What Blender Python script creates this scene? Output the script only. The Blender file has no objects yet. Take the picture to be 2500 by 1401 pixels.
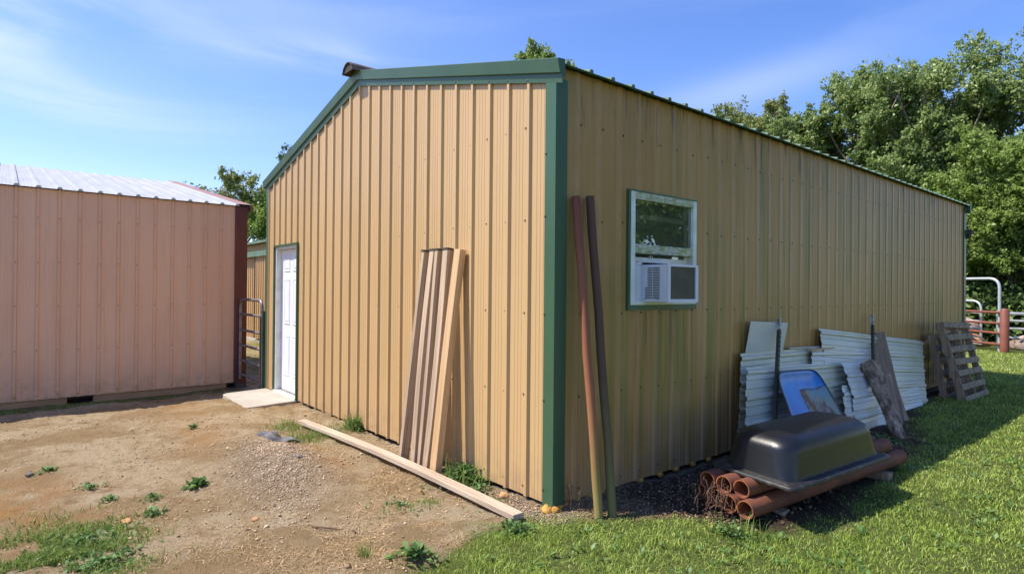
import bpy, math, random
import numpy as np
from mathutils import Vector, Matrix, Quaternion

# ------------------------------------------------------------------ camera, sky, sun, exposure
S = bpy.context.scene
COL = S.collection
CAM = np.array([2.9122, -2.7969, 1.4692]); YAW, PITCH, ROLL, FPX = -0.8772, 0.0035, 0.0091, 1447.5
cam_d = bpy.data.cameras.new('camera'); cam = bpy.data.objects.new('camera', cam_d); COL.objects.link(cam)
fwd = Vector((math.sin(YAW)*math.cos(PITCH), math.cos(YAW)*math.cos(PITCH), math.sin(PITCH)))
rgt = Vector((math.cos(YAW), -math.sin(YAW), 0)); upv = rgt.cross(fwd)
r2 = math.cos(ROLL)*rgt + math.sin(ROLL)*upv; u2 = -math.sin(ROLL)*rgt + math.cos(ROLL)*upv
cam.matrix_world = Matrix(((r2.x, u2.x, -fwd.x, CAM[0]), (r2.y, u2.y, -fwd.y, CAM[1]), (r2.z, u2.z, -fwd.z, CAM[2]), (0, 0, 0, 1)))
cam_d.sensor_width = 36; cam_d.lens = FPX/2500*36; cam_d.clip_start = .05; cam_d.clip_end = 2000
S.camera = cam

SUN = Vector((-.40, -.53, 1.0)).normalized()
sun_d = bpy.data.lights.new('sun', 'SUN'); sun_d.energy = 4.3; sun_d.angle = math.radians(.5); sun_d.color = (1, .94, .84)
sun = bpy.data.objects.new('sun', sun_d); COL.objects.link(sun)
sun.rotation_euler = (-SUN).to_track_quat('-Z', 'Y').to_euler()

W = bpy.data.worlds.new('World'); S.world = W; W.use_nodes = True
nt = W.node_tree; N = nt.nodes; Lk = nt.links
sky = N.new('ShaderNodeTexSky'); sky.sky_type = 'NISHITA'; sky.sun_disc = False
sky.sun_elevation = math.asin(SUN.z); sky.sun_rotation = math.atan2(SUN.x, SUN.y)
sky.air_density = 1.0; sky.dust_density = .4; sky.ozone_density = 3.2
bg = N['Background']; bg.inputs[1].default_value = .15
# thin cirrus: streaky noise on the dome, heavier towards the west (-X)
tc = N.new('ShaderNodeTexCoord'); sep = N.new('ShaderNodeSeparateXYZ'); Lk.new(tc.outputs['Generated'], sep.inputs[0])
def wm(op, a, b=None, clamp=False):
    m = N.new('ShaderNodeMath'); m.operation = op; m.use_clamp = clamp
    for i, v in enumerate((a, b)):
        if v is None: continue
        if isinstance(v, (int, float)): m.inputs[i].default_value = v
        else: Lk.new(v, m.inputs[i])
    return m.outputs[0]
def vmath(op, a, b=None):
    m = N.new('ShaderNodeVectorMath'); m.operation = op
    for i, v in enumerate((a, b)):
        if v is None: continue
        if isinstance(v, tuple): m.inputs[i].default_value = v
        else: Lk.new(v, m.inputs[i])
    return m
def cnoise(scale, st, rot, loc, a, b, dist=.8):
    mp = N.new('ShaderNodeMapping'); mp.inputs['Rotation'].default_value = rot; mp.inputs['Scale'].default_value = st; mp.inputs['Location'].default_value = loc
    Lk.new(tc.outputs['Generated'], mp.inputs[0])
    q = N.new('ShaderNodeTexNoise'); q.inputs['Scale'].default_value = scale; q.inputs['Detail'].default_value = 7; q.inputs['Roughness'].default_value = .5; q.inputs['Distortion'].default_value = dist
    Lk.new(mp.outputs[0], q.inputs['Vector'])
    r = N.new('ShaderNodeMapRange'); r.interpolation_type = 'SMOOTHSTEP'; r.inputs[1].default_value = a; r.inputs[2].default_value = b; Lk.new(q.outputs[0], r.inputs[0]); return r.outputs[0]
def cblob(az, el, wid, hgt, tilt=0):   # soft elongated cloud bank round one compass bearing (radians)
    d = (math.sin(az)*math.cos(el), math.cos(az)*math.cos(el), math.sin(el))
    df = vmath('SUBTRACT', tc.outputs['Generated'], d).outputs[0]
    sd = (math.cos(az), -math.sin(az), 0.0)
    a = vmath('DOT_PRODUCT', df, sd).outputs['Value']; b = vmath('DOT_PRODUCT', df, (0.0, 0.0, 1.0)).outputs['Value']
    b = wm('ADD', b, wm('MULTIPLY', a, tilt)); a = wm('DIVIDE', a, wid); b = wm('DIVIDE', b, hgt)
    c = vmath('DOT_PRODUCT', df, d).outputs['Value']; c = wm('DIVIDE', c, wid*2)
    r = wm('ADD', wm('ADD', wm('MULTIPLY', a, a), wm('MULTIPLY', b, b)), wm('MULTIPLY', c, c))
    return wm('POWER', 2.718, wm('MULTIPLY', r, -1.0))
n1 = cnoise(2.2, (1, 1, 5.5), (0, math.radians(6), 0), (.3, 1.1, .4), .32, .68)
n2 = cnoise(1.6, (1, 1, 7), (0, math.radians(-10), 0), (2.3, .1, .9), .42, .75)
cl = wm('MULTIPLY', cblob(-1.56, .275, .19, .055, .12), wm('ADD', wm('MULTIPLY', n1, .55), .10))
cl = wm('ADD', cl, wm('MULTIPLY', cblob(-1.62, .44, .42, .16, -.1), wm('MULTIPLY', n1, .30)))
cl = wm('ADD', cl, wm('MULTIPLY', cblob(-1.14, .345, .16, .025, .06), wm('MULTIPLY', n2, .45)))
cl = wm('ADD', cl, wm('MULTIPLY', cblob(-.50, .31, .16, .028, -.16), .26))
cl = wm('ADD', cl, wm('MULTIPLY', n2, .09))
west = wm('ADD', wm('MULTIPLY', sep.outputs[0], -1.0), wm('MULTIPLY', sep.outputs[1], -.35))
cl = wm('ADD', cl, wm('MULTIPLY', wm('MULTIPLY', west, 1.0, True), .06), True)
hs = N.new('ShaderNodeHueSaturation'); hs.inputs['Saturation'].default_value = 1.22; hs.inputs['Hue'].default_value = .509; hs.inputs['Value'].default_value = .93; Lk.new(sky.outputs[0], hs.inputs['Color'])
tn = N.new('ShaderNodeMixRGB'); tn.blend_type = 'MULTIPLY'; tn.inputs[0].default_value = 1; tn.inputs[2].default_value = (1.0, .92, 1.0, 1); Lk.new(hs.outputs[0], tn.inputs[1])
mx = N.new('ShaderNodeMixRGB'); Lk.new(cl, mx.inputs[0]); Lk.new(tn.outputs[0], mx.inputs[1]); mx.inputs[2].default_value = (3.7, 4.1, 5.6, 1)
Lk.new(mx.outputs[0], bg.inputs[0])
S.view_settings.view_transform = 'Standard'; S.view_settings.look = 'None'; S.view_settings.gamma = 1; S.view_settings.exposure = .80
S.cycles.use_denoising = True
S.cycles.max_bounces = 8; S.cycles.transparent_max_bounces = 12

rng = np.random.default_rng(7); random.seed(7)

# ------------------------------------------------------------------ materials
def mat(name, c1, c2=None, scale=4, stretch=(1, 1, 1), rough=.6, metal=0, bump=0, bscale=None, bstretch=None, lo=.35, hi=.65,
        c3=None, s3=1.0, st3=(1, 1, 1), lo3=.5, hi3=.6, f3=1.0, trans=0, spec=.5, detail=5, coord='Object'):
    m = bpy.data.materials.new(name); m.use_nodes = True; t = m.node_tree; n = t.nodes; l = t.links
    b = n['Principled BSDF']; b.inputs['Roughness'].default_value = rough; b.inputs['Metallic'].default_value = metal
    b.inputs['Specular IOR Level'].default_value = spec
    tcn = n.new('ShaderNodeTexCoord')
    def noise(sc, st, det=detail, rgh=.6, seed=0.0):
        mm = n.new('ShaderNodeMapping'); mm.inputs['Scale'].default_value = st; mm.inputs['Location'].default_value = (seed, seed*.7, seed*1.3)
        l.new(tcn.outputs[coord], mm.inputs[0])
        q = n.new('ShaderNodeTexNoise'); q.inputs['Scale'].default_value = sc; q.inputs['Detail'].default_value = det; q.inputs['Roughness'].default_value = rgh
        l.new(mm.outputs[0], q.inputs['Vector']); return q.outputs[0]
    def ramp(src, a, c):
        r = n.new('ShaderNodeMapRange'); r.inputs[1].default_value = a; r.inputs[2].default_value = c; r.interpolation_type = 'SMOOTHSTEP'
        l.new(src, r.inputs[0]); return r.outputs[0]
    col = None
    if c2 is not None:
        mxn = n.new('ShaderNodeMixRGB'); l.new(ramp(noise(scale, stretch), lo, hi), mxn.inputs[0])
        mxn.inputs[1].default_value = (*c1, 1); mxn.inputs[2].default_value = (*c2, 1); col = mxn.outputs[0]
    if c3 is not None:
        m3 = n.new('ShaderNodeMixRGB'); r = ramp(noise(s3, st3, 6, .65, 3.7), lo3, hi3)
        mu = n.new('ShaderNodeMath'); mu.operation = 'MULTIPLY'; mu.inputs[1].default_value = f3; l.new(r, mu.inputs[0]); l.new(mu.outputs[0], m3.inputs[0])
        if col is None: m3.inputs[1].default_value = (*c1, 1)
        else: l.new(col, m3.inputs[1])
        m3.inputs[2].default_value = (*c3, 1); col = m3.outputs[0]
    if col is None: b.inputs['Base Color'].default_value = (*c1, 1)
    else: l.new(col, b.inputs['Base Color'])
    if bump:
        bn = n.new('ShaderNodeBump'); bn.inputs['Strength'].default_value = 1; bn.inputs['Distance'].default_value = bump
        l.new(noise(bscale or scale, bstretch or stretch, 6), bn.inputs['Height']); l.new(bn.outputs[0], b.inputs['Normal'])
    if trans:
        tr = n.new('ShaderNodeBsdfTranslucent'); ms = n.new('ShaderNodeMixShader'); ms.inputs[0].default_value = trans
        if col is None: tr.inputs[0].default_value = (*c1, 1)
        else: l.new(col, tr.inputs[0])
        l.new(b.outputs[0], ms.inputs[1]); l.new(tr.outputs[0], ms.inputs[2]); l.new(ms.outputs[0], n['Material Output'].inputs[0])
    return m

M = {}
M['tan'] = mat('tan_paint', (.55, .36, .165), (.51, .33, .148), 1.2, (1, 1, .25), rough=.42, bump=.006, bscale=1.8, bstretch=(1, 1, .6), c3=(.44, .28, .14), s3=9, st3=(3, 3, .12), lo3=.58, hi3=.8, f3=.45)
M['cap_brown'] = mat('dark_brown_cap', (.075, .05, .035), (.12, .085, .06), 6, rough=.7)
M['green'] = mat('green_trim_paint', (.044, .100, .050), (.052, .115, .060), 2, (1, 1, .4), rough=.38, spec=.45, c3=(.10, .16, .11), s3=14, st3=(1, 1, .2), lo3=.6, hi3=.75, f3=.35)
M['green_roof'] = mat('green_roof_paint', (.11, .18, .13), (.15, .22, .17), 3, rough=.7, spec=.15, c3=(.12, .15, .1), s3=5, lo3=.55, hi3=.7, f3=.6)
M['dark'] = mat('dark_base_board', (.02, .018, .015), (.04, .032, .025), 6, rough=.9)
M['white_door'] = mat('white_door_paint', (.78, .79, .82), (.74, .75, .78), 3, rough=.38)
M['white_trim'] = mat('white_trim_paint', (.72, .70, .66), (.60, .57, .50), 8, rough=.5)
M['vinyl_mossy'] = mat('mossy_white_vinyl', (.78, .80, .74), (.66, .68, .58), 6, rough=.45, c3=(.24, .28, .08), s3=16, st3=(1, .7, 1.6), lo3=.58, hi3=.72, f3=.5)
M['vinyl_algae'] = mat('algae_covered_vinyl', (.55, .58, .50), (.40, .42, .22), 22, rough=.6, c3=(.26, .28, .06), s3=26, st3=(1, .5, 2), lo3=.44, hi3=.62, f3=.85)
M['ac_white'] = mat('appliance_white', (.70, .72, .76), (.64, .66, .71), 5, rough=.4)
M['coil'] = mat('condenser_coil', (.055, .055, .04), (.085, .08, .06), 9, rough=.55)
M['black'] = mat('black_slot', (.012, .012, .014), rough=.7)
M['interior'] = mat('interior_dark', (.05, .05, .045), rough=.9)
M['blind'] = mat('cream_rail', (.55, .52, .42), rough=.6)
M['screw'] = mat('screw_head', (.16, .10, .06), (.07, .05, .04), 30, rough=.5)
M['concrete'] = mat('pale_concrete', (.42, .38, .32), (.35, .31, .25), 3.5, rough=.85, bump=.004, bscale=60, c3=(.40, .32, .22), s3=2.2, lo3=.56, hi3=.75, f3=.5)
M['pink_tan'] = mat('faded_pink_tan_paint', (.67, .40, .255), (.73, .45, .29), .9, (1, 1, .4), rough=.55, c3=(.58, .33, .17), s3=7, st3=(1, 2.2, .10), lo3=.5, hi3=.75, f3=.55)
M['burgundy'] = mat('burgundy_trim', (.14, .032, .026), (.10, .025, .02), 3, (1, 1, .4), rough=.4)
M['rust_trim'] = mat('faded_red_roof_trim', (.32, .15, .12), (.38, .20, .16), 4, rough=.6)
M['galv'] = mat('galvanised_roof', (.41, .41, .395), (.35, .35, .335), 2.5, (.4, 3, 1), rough=.5, metal=.1, c3=(.30, .28, .24), s3=3, st3=(.5, 3, 1), lo3=.6, hi3=.75, f3=.5)
M['skid'] = mat('tan_skid_beam', (.42, .27, .15), (.32, .20, .11), 3, (1, .5, 3), rough=.8)
M['block'] = mat('grey_block', (.10, .095, .085), (.06, .055, .05), 9, rough=.95)
M['foam'] = mat('yellow_foam', (.62, .33, .06), (.38, .17, .03), 14, rough=.7, bump=.02, bscale=18)
M['wood_grey'] = mat('weathered_lumber', (.54, .395, .26), (.34, .24, .155), 2.6, (11, 11, .3), rough=.8, bump=.003, bscale=9, c3=(.12, .075, .05), s3=4, st3=(7, 7, .6), lo3=.60, hi3=.74, f3=.7)
M['wood_tan'] = mat('fresh_lumber', (.60, .40, .215), (.48, .30, .14), 3, (9, 9, .3), rough=.7, bump=.002, bscale=9, c3=(.36, .18, .07), s3=3, st3=(6, 6, .8), lo3=.62, hi3=.76, f3=.6)
M['wood_pale'] = mat('bleached_plank', (.50, .40, .295), (.36, .27, .185), 2.6, (10, 10, .5), rough=.85, bump=.004, bscale=10, c3=(.34, .22, .13), s3=5, st3=(4, 4, 1), lo3=.62, hi3=.74, f3=.6)
M['wood_dark'] = mat('old_grey_board', (.36, .26, .165), (.22, .155, .10), 4, (7, 7, .5), rough=.9, bump=.004, bscale=10, c3=(.045, .035, .028), s3=3, lo3=.55, hi3=.7, f3=.7)
M['rust'] = mat('rusty_steel', (.17, .055, .028), (.095, .034, .022), 5, (1, 1, .4), rough=.75, bump=.002, bscale=60, c3=(.36, .125, .045), s3=7, st3=(1, 1, .3), lo3=.5, hi3=.7, f3=.7)
M['rust_in'] = mat('rusty_bore', (.34, .12, .04), (.16, .05, .025), 9, rough=.85)
M['sheet'] = mat('pale_green_white_sheet', (.60, .59, .47), (.54, .54, .38), 2.4, (1, .6, 1.6), rough=.4, c3=(.38, .42, .20), s3=3.0, st3=(1, .5, 2.5), lo3=.48, hi3=.8, f3=.55)
M['sheet_cool'] = mat('grey_white_sheet', (.60, .60, .55), (.52, .52, .46), 2.4, (1, .6, 1.6), rough=.38, c3=(.36, .37, .28), s3=4, st3=(1, .5, 2.5), lo3=.56, hi3=.8, f3=.45)
M['blue'] = mat('blue_enamel', (.025, .17, .50), (.035, .24, .62), 3, rough=.4, c3=(.22, .13, .08), s3=9, lo3=.66, hi3=.72, f3=.9)
M['blue_rust'] = mat('faded_blue_with_rust', (.17, .29, .34), (.27, .30, .24), 6, rough=.7, c3=(.20, .085, .04), s3=7, st3=(1, 1, .6), lo3=.47, hi3=.57, f3=.95)
M['edge'] = mat('dark_rolled_edge', (.06, .065, .06), (.16, .10, .06), 12, rough=.6)
M['tub'] = mat('black_poly', (.006, .006, .007), (.010, .010, .011), 4, rough=.34, bump=.001, bscale=160, c3=(.035, .033, .03), s3=5, lo3=.60, hi3=.8, f3=.5, spec=.55)
M['tub_dirt'] = mat('dusty_black_poly', (.014, .014, .014), (.10, .085, .065), 14, rough=.5, lo=.50, hi=.75)
M['tpost'] = mat('dark_green_post', (.035, .045, .03), (.06, .06, .045), 8, rough=.6)
M['tip'] = mat('white_post_tip', (.55, .55, .50), (.22, .20, .16), 25, rough=.7, lo=.45, hi=.6)
M['bark'] = mat('lichen_bark', (.50, .36, .235), (.13, .09, .06), 16, (1, 1, .45), rough=.95, bump=.07, bscale=20, bstretch=(1, 1, .4), c3=(.66, .62, .48), s3=11, lo3=.54, hi3=.66, f3=.75)
M['log_end'] = mat('sawn_log_end', (.26, .18, .10), (.14, .09, .05), 9, rough=.9)
M['gate_metal'] = mat('dull_gate_tube', (.16, .15, .155), (.26, .24, .23), 6, rough=.42, metal=.5)
M['chain'] = mat('chained_post', (.02, .02, .02), (.08, .05, .035), 40, rough=.7, bump=.02, bscale=40)
M['silver'] = mat('galvanised_tube', (.62, .64, .66), (.5, .52, .54), 6, rough=.35, metal=.4)
M['red_pipe'] = mat('red_oxide_pipe', (.23, .070, .040), (.18, .055, .03), 5, rough=.6)
M['rock'] = mat('field_stone', (.34, .25, .20), (.22, .16, .12), 5, rough=.9, bump=.03, bscale=8, c3=(.45, .33, .28), s3=3, lo3=.5, hi3=.6)
M['orange_rock'] = mat('orange_stone', (.52, .27, .12), (.40, .2, .09), 8, rough=.9, bump=.01, bscale=12)
M['grey_rock'] = mat('grey_stone', (.2, .17, .15), (.12, .1, .09), 8, rough=.9, bump=.01, bscale=12)
M['bag'] = mat('grey_fabric', (.17, .17, .175), (.08, .08, .085), 14, rough=.9, bump=.02, bscale=14)
M['twig'] = mat('dead_stem', (.15, .08, .05), (.08, .045, .03), 9, rough=.9)
M['cap'] = mat('dark_strap', (.07, .045, .035), (.04, .028, .02), 20, rough=.8)
M['trunk'] = mat('tree_bark', (.20, .16, .115), (.11, .088, .065), 5, (1, 1, .4), rough=.95)
M['pale_trunk'] = mat('pale_tree_bark', (.34, .28, .21), (.20, .16, .12), 5, (1, 1, .4), rough=.95)

def old_tan():   # tan paint with algae and mildew running down it; more mildew on the ribs under the eave
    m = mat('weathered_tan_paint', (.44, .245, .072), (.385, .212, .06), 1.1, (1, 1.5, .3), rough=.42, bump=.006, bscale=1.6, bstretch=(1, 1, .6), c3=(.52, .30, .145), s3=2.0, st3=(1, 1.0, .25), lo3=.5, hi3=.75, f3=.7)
    t = m.node_tree; n = t.nodes; l = t.links; b = n['Principled BSDF']; src = b.inputs['Base Color'].links[0].from_socket
    tcn = n.new('ShaderNodeTexCoord')
    def nz(st, sc, a, c, det=5):
        mm = n.new('ShaderNodeMapping'); mm.inputs['Scale'].default_value = st; l.new(tcn.outputs['Object'], mm.inputs[0])
        q = n.new('ShaderNodeTexNoise'); q.inputs['Scale'].default_value = sc; q.inputs['Detail'].default_value = det; q.inputs['Roughness'].default_value = .62; l.new(mm.outputs[0], q.inputs['Vector'])
        r = n.new('ShaderNodeMapRange'); r.inputs[1].default_value = a; r.inputs[2].default_value = c; r.interpolation_type = 'SMOOTHSTEP'; l.new(q.outputs[0], r.inputs[0]); return r.outputs[0]
    def mth(op, a, c):
        q = n.new('ShaderNodeMath'); q.operation = op; q.use_clamp = True
        for i, v in enumerate((a, c)):
            if isinstance(v, (int, float)): q.inputs[i].default_value = v
            else: l.new(v, q.inputs[i])
        return q.outputs[0]
    def mix(f, s, c):
        q = n.new('ShaderNodeMixRGB'); l.new(f, q.inputs[0]); l.new(s, q.inputs[1]); q.inputs[2].default_value = (*c, 1); return q.outputs[0]
    sp = n.new('ShaderNodeSeparateXYZ'); l.new(tcn.outputs['Object'], sp.inputs[0]); z = sp.outputs[2]
    def band(a, c):
        r = n.new('ShaderNodeMapRange'); r.inputs[1].default_value = a; r.inputs[2].default_value = c; r.interpolation_type = 'SMOOTHSTEP'; l.new(z, r.inputs[0]); return r.outputs[0]
    streak = nz((1, 2.6, .10), 3.2, .42, .66)
    zone = nz((1, .5, .5), 1.2, .35, .6, 2)
    src = mix(mth('MULTIPLY', mth('MULTIPLY', streak, zone), .92), src, (.205, .175, .03))
    fine = nz((1, 9, .12), 4, .50, .68)
    src = mix(mth('MULTIPLY', fine, .35), src, (.24, .17, .07))
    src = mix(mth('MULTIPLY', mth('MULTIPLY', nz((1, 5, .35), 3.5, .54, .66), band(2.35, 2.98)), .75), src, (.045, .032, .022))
    # drips under the window sill, chalky pink lower edge
    yy = sp.outputs[1]
    def yband(a, c):
        r = n.new('ShaderNodeMapRange'); r.inputs[1].default_value = a; r.inputs[2].default_value = c; r.interpolation_type = 'SMOOTHSTEP'; l.new(yy, r.inputs[0]); return r.outputs[0]
    under = mth('MULTIPLY', mth('MULTIPLY', yband(.72, .86), yband(1.75, 1.58)), mth('MULTIPLY', band(.55, 1.28), band(1.40, 1.33)))
    src = mix(mth('MULTIPLY', mth('MULTIPLY', nz((1, 7, .15), 3.4, .44, .62), under), .75), src, (.13, .075, .03))
    src = mix(mth('MULTIPLY', mth('MULTIPLY', nz((1, 2, .5), 2.2, .38, .62), band(.9, .05)), .55), src, (.50, .30, .17))
    l.new(src, b.inputs['Base Color']); return m
M['tan_old'] = old_tan()
def grime(m, col, z0, z1, f, axis=None, phase=0, rcol=None, rf=0):   # splashed dirt low on a wall; stain lines along the ribs
    t = m.node_tree; n = t.nodes; l = t.links; b = n['Principled BSDF']; src = b.inputs['Base Color'].links[0].from_socket
    tcn = n.new('ShaderNodeTexCoord'); sp = n.new('ShaderNodeSeparateXYZ'); l.new(tcn.outputs['Object'], sp.inputs[0])
    def mth(op, a, c):
        q = n.new('ShaderNodeMath'); q.operation = op
        for i, v in enumerate((a, c)):
            if isinstance(v, (int, float)): q.inputs[i].default_value = v
            else: l.new(v, q.inputs[i])
        return q.outputs[0]
    def mr(s_, a, c):
        r = n.new('ShaderNodeMapRange'); r.inputs[1].default_value = a; r.inputs[2].default_value = c; r.interpolation_type = 'SMOOTHSTEP'; l.new(s_, r.inputs[0]); return r.outputs[0]
    q = n.new('ShaderNodeTexNoise'); q.inputs['Scale'].default_value = 7; q.inputs['Detail'].default_value = 6; q.inputs['Roughness'].default_value = .7; l.new(tcn.outputs['Object'], q.inputs['Vector'])
    def mix(fa, s_, c):
        x = n.new('ShaderNodeMixRGB'); l.new(fa, x.inputs[0]); l.new(s_, x.inputs[1]); x.inputs[2].default_value = (*c, 1); return x.outputs[0]
    if rcol is not None:
        fr = mth('FRACT', mth('DIVIDE', mth('SUBTRACT', sp.outputs[axis], phase-.1143), .2286), 0); d_ = mth('ABSOLUTE', mth('SUBTRACT', fr, .5), 0)
        src = mix(mth('MULTIPLY', mth('MULTIPLY', mr(d_, .14, .03), mr(q.outputs[0], .3, .6)), rf), src, rcol)
    src = mix(mth('MULTIPLY', mth('MULTIPLY', mr(sp.outputs[2], z1, z0), mr(q.outputs[0], .36, .66)), f), src, col)
    l.new(src, b.inputs['Base Color'])
grime(M['tan'], (.40, .26, .14), .0, .42, .7)
grime(M['pink_tan'], (.40, .25, .14), .1, .55, .6, 1, -.3717, (.64, .34, .16), .4)
grime(M['tan_old'], (.36, .25, .14), .0, .3, .5, 1, .205, (.54, .32, .17), .28)

def leafmat(name, a, b_, c, trans=.35, rough=.45):
    m = bpy.data.materials.new(name); m.use_nodes = True; t = m.node_tree; n = t.nodes; l = t.links; n['Principled BSDF'].inputs['Specular IOR Level'].default_value = .25
    at = n.new('ShaderNodeAttribute'); at.attribute_name = 'rnd'
    r = n.new('ShaderNodeValToRGB'); r.color_ramp.elements[0].color = (*a, 1); r.color_ramp.elements[1].color = (*c, 1)
    e = r.color_ramp.elements.new(.55); e.color = (*b_, 1); l.new(at.outputs['Fac'], r.inputs[0])
    b = n['Principled BSDF']; b.inputs['Roughness'].default_value = rough; l.new(r.outputs[0], b.inputs['Base Color'])
    tr = n.new('ShaderNodeBsdfTranslucent'); l.new(r.outputs[0], tr.inputs[0])
    ms = n.new('ShaderNodeMixShader'); ms.inputs[0].default_value = trans; l.new(b.outputs[0], ms.inputs[1]); l.new(tr.outputs[0], ms.inputs[2]); l.new(ms.outputs[0], n['Material Output'].inputs[0])
    return m
M['grass'] = leafmat('lawn_blades', (.19, .28, .04), (.34, .45, .075), (.52, .57, .18), .35, .5)
M['weed'] = leafmat('weed_leaves', (.065, .135, .035), (.115, .21, .055), (.19, .30, .09), .3, .45)
M['tuft'] = leafmat('tuft_blades', (.13, .22, .04), (.2, .3, .06), (.36, .36, .12), .35, .5)
M['straw'] = leafmat('straw', (.26, .16, .075), (.44, .30, .155), (.60, .45, .26), .1, .7)
M['leaf_a'] = leafmat('oak_leaves', (.14, .21, .055), (.25, .33, .10), (.40, .46, .19), .4, .38)
M['leaf_b'] = leafmat('bright_leaves', (.13, .21, .035), (.24, .33, .07), (.38, .45, .14), .42, .4)
M['leaf_c'] = leafmat('olive_leaves', (.14, .18, .045), (.25, .29, .085), (.39, .41, .16), .38, .42)
M['leaf_d'] = leafmat('deep_green_leaves', (.075, .13, .03), (.13, .20, .05), (.23, .31, .10), .32, .42)

def glassmat():
    m = bpy.data.materials.new('window_glass'); m.use_nodes = True; t = m.node_tree; n = t.nodes; l = t.links
    g = n.new('ShaderNodeBsdfGlossy'); g.inputs['Roughness'].default_value = .01; g.inputs[0].default_value = (.95, 1, .97, 1)
    tr = n.new('ShaderNodeBsdfTransparent'); tr.inputs[0].default_value = (.8, .86, .82, 1)
    f = n.new('ShaderNodeFresnel'); f.inputs[0].default_value = 1.9
    ms = n.new('ShaderNodeMixShader'); mu = n.new('ShaderNodeMath'); mu.operation = 'MULTIPLY_ADD'; mu.inputs[1].default_value = 1.3; mu.inputs[2].default_value = .12; mu.use_clamp = True
    l.new(f.outputs[0], mu.inputs[0]); l.new(mu.outputs[0], ms.inputs[0]); l.new(tr.outputs[0], ms.inputs[1]); l.new(g.outputs[0], ms.inputs[2]); l.new(ms.outputs[0], n['Material Output'].inputs[0])
    df = n.new('ShaderNodeBsdfDiffuse'); df.inputs[0].default_value = (.16, .20, .11, 1); m2_ = n.new('ShaderNodeMixShader'); m2_.inputs[0].default_value = .26  # diffuse green haze: tree reflection painted into the glass, with some algae film
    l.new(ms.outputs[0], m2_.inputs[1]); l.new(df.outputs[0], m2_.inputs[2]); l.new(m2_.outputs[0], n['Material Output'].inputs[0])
    return m
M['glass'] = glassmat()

def groundmat():
    m = bpy.data.materials.new('ground_soil'); m.use_nodes = True; t = m.node_tree; n = t.nodes; l = t.links
    b = n['Principled BSDF']; b.inputs['Roughness'].default_value = .95; b.inputs['Specular IOR Level'].default_value = .15
    g = n.new('ShaderNodeNewGeometry'); at = n.new('ShaderNodeAttribute'); at.attribute_name = 'cover'; sp = n.new('ShaderNodeSeparateColor'); l.new(at.outputs['Color'], sp.inputs[0])
    def nz(sc, det=6, rg=.6, off=0):
        mm = n.new('ShaderNodeMapping'); mm.inputs['Location'].default_value = (off, off, 0); l.new(g.outputs['Position'], mm.inputs[0])
        q = n.new('ShaderNodeTexNoise'); q.inputs['Scale'].default_value = sc; q.inputs['Detail'].default_value = det; q.inputs['Roughness'].default_value = rg; l.new(mm.outputs[0], q.inputs['Vector']); return q.outputs[0]
    def rmp(s, a, c):
        r = n.new('ShaderNodeMapRange'); r.inputs[1].default_value = a; r.inputs[2].default_value = c; r.interpolation_type = 'SMOOTHSTEP'; l.new(s, r.inputs[0]); return r.outputs[0]
    def mix(f, a, c):
        q = n.new('ShaderNodeMixRGB')
        for i, v in enumerate((f, a, c)):
            if isinstance(v, tuple): q.inputs[i].default_value = (*v, 1)
            else: l.new(v, q.inputs[i])
        return q.outputs[0]
    def mul(a, c):
        q = n.new('ShaderNodeMath'); q.operation = 'MULTIPLY'
        for i, v in enumerate((a, c)):
            if isinstance(v, (int, float)): q.inputs[i].default_value = v
            else: l.new(v, q.inputs[i])
        return q.outputs[0]
    soil = mix(rmp(nz(1.1, 5), .40, .58), (.47, .325, .165), (.68, .53, .33))
    soil = mix(rmp(nz(6, 6, .7, 3), .45, .72), soil, (.40, .26, .125))
    soil = mix(rmp(nz(2.3, 6, .7, 9), .56, .70), soil, (.76, .62, .41))
    soil = mix(mul(rmp(nz(45, 4, .7, 5), .50, .72), .55), soil, (.26, .16, .085))
    orange = mix(rmp(nz(7, 5, .7, 2), .4, .65), (.56, .31, .12), (.48, .29, .135))
    soil = mix(mul(sp.outputs[1], rmp(nz(2.2, 4, .6, 7), .3, .6)), soil, orange)
    gravel = mix(rmp(nz(60, 3, .7), .4, .6), (.38, .27, .165), (.52, .40, .27))
    soil = mix(mul(sp.outputs[2], .8), soil, gravel)
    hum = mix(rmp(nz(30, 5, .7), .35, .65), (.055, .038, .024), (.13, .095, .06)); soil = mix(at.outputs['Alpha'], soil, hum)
    turf = mix(rmp(nz(1.3, 5), .35, .65), (.15, .20, .045), (.23, .27, .075))
    turf = mix(rmp(nz(30, 3, .7), .45, .7), turf, (.14, .13, .045))
    c = mix(sp.outputs[0], soil, turf); l.new(c, b.inputs['Base Color'])
    ad = n.new('ShaderNodeMath'); ad.operation = 'ADD'; l.new(nz(22, 9, .85), ad.inputs[0]); l.new(nz(110, 4, .7), ad.inputs[1])
    bn = n.new('ShaderNodeBump'); bn.inputs['Distance'].default_value = .055; l.new(ad.outputs[0], bn.inputs['Height']); l.new(bn.outputs[0], b.inputs['Normal'])
    return m

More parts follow.
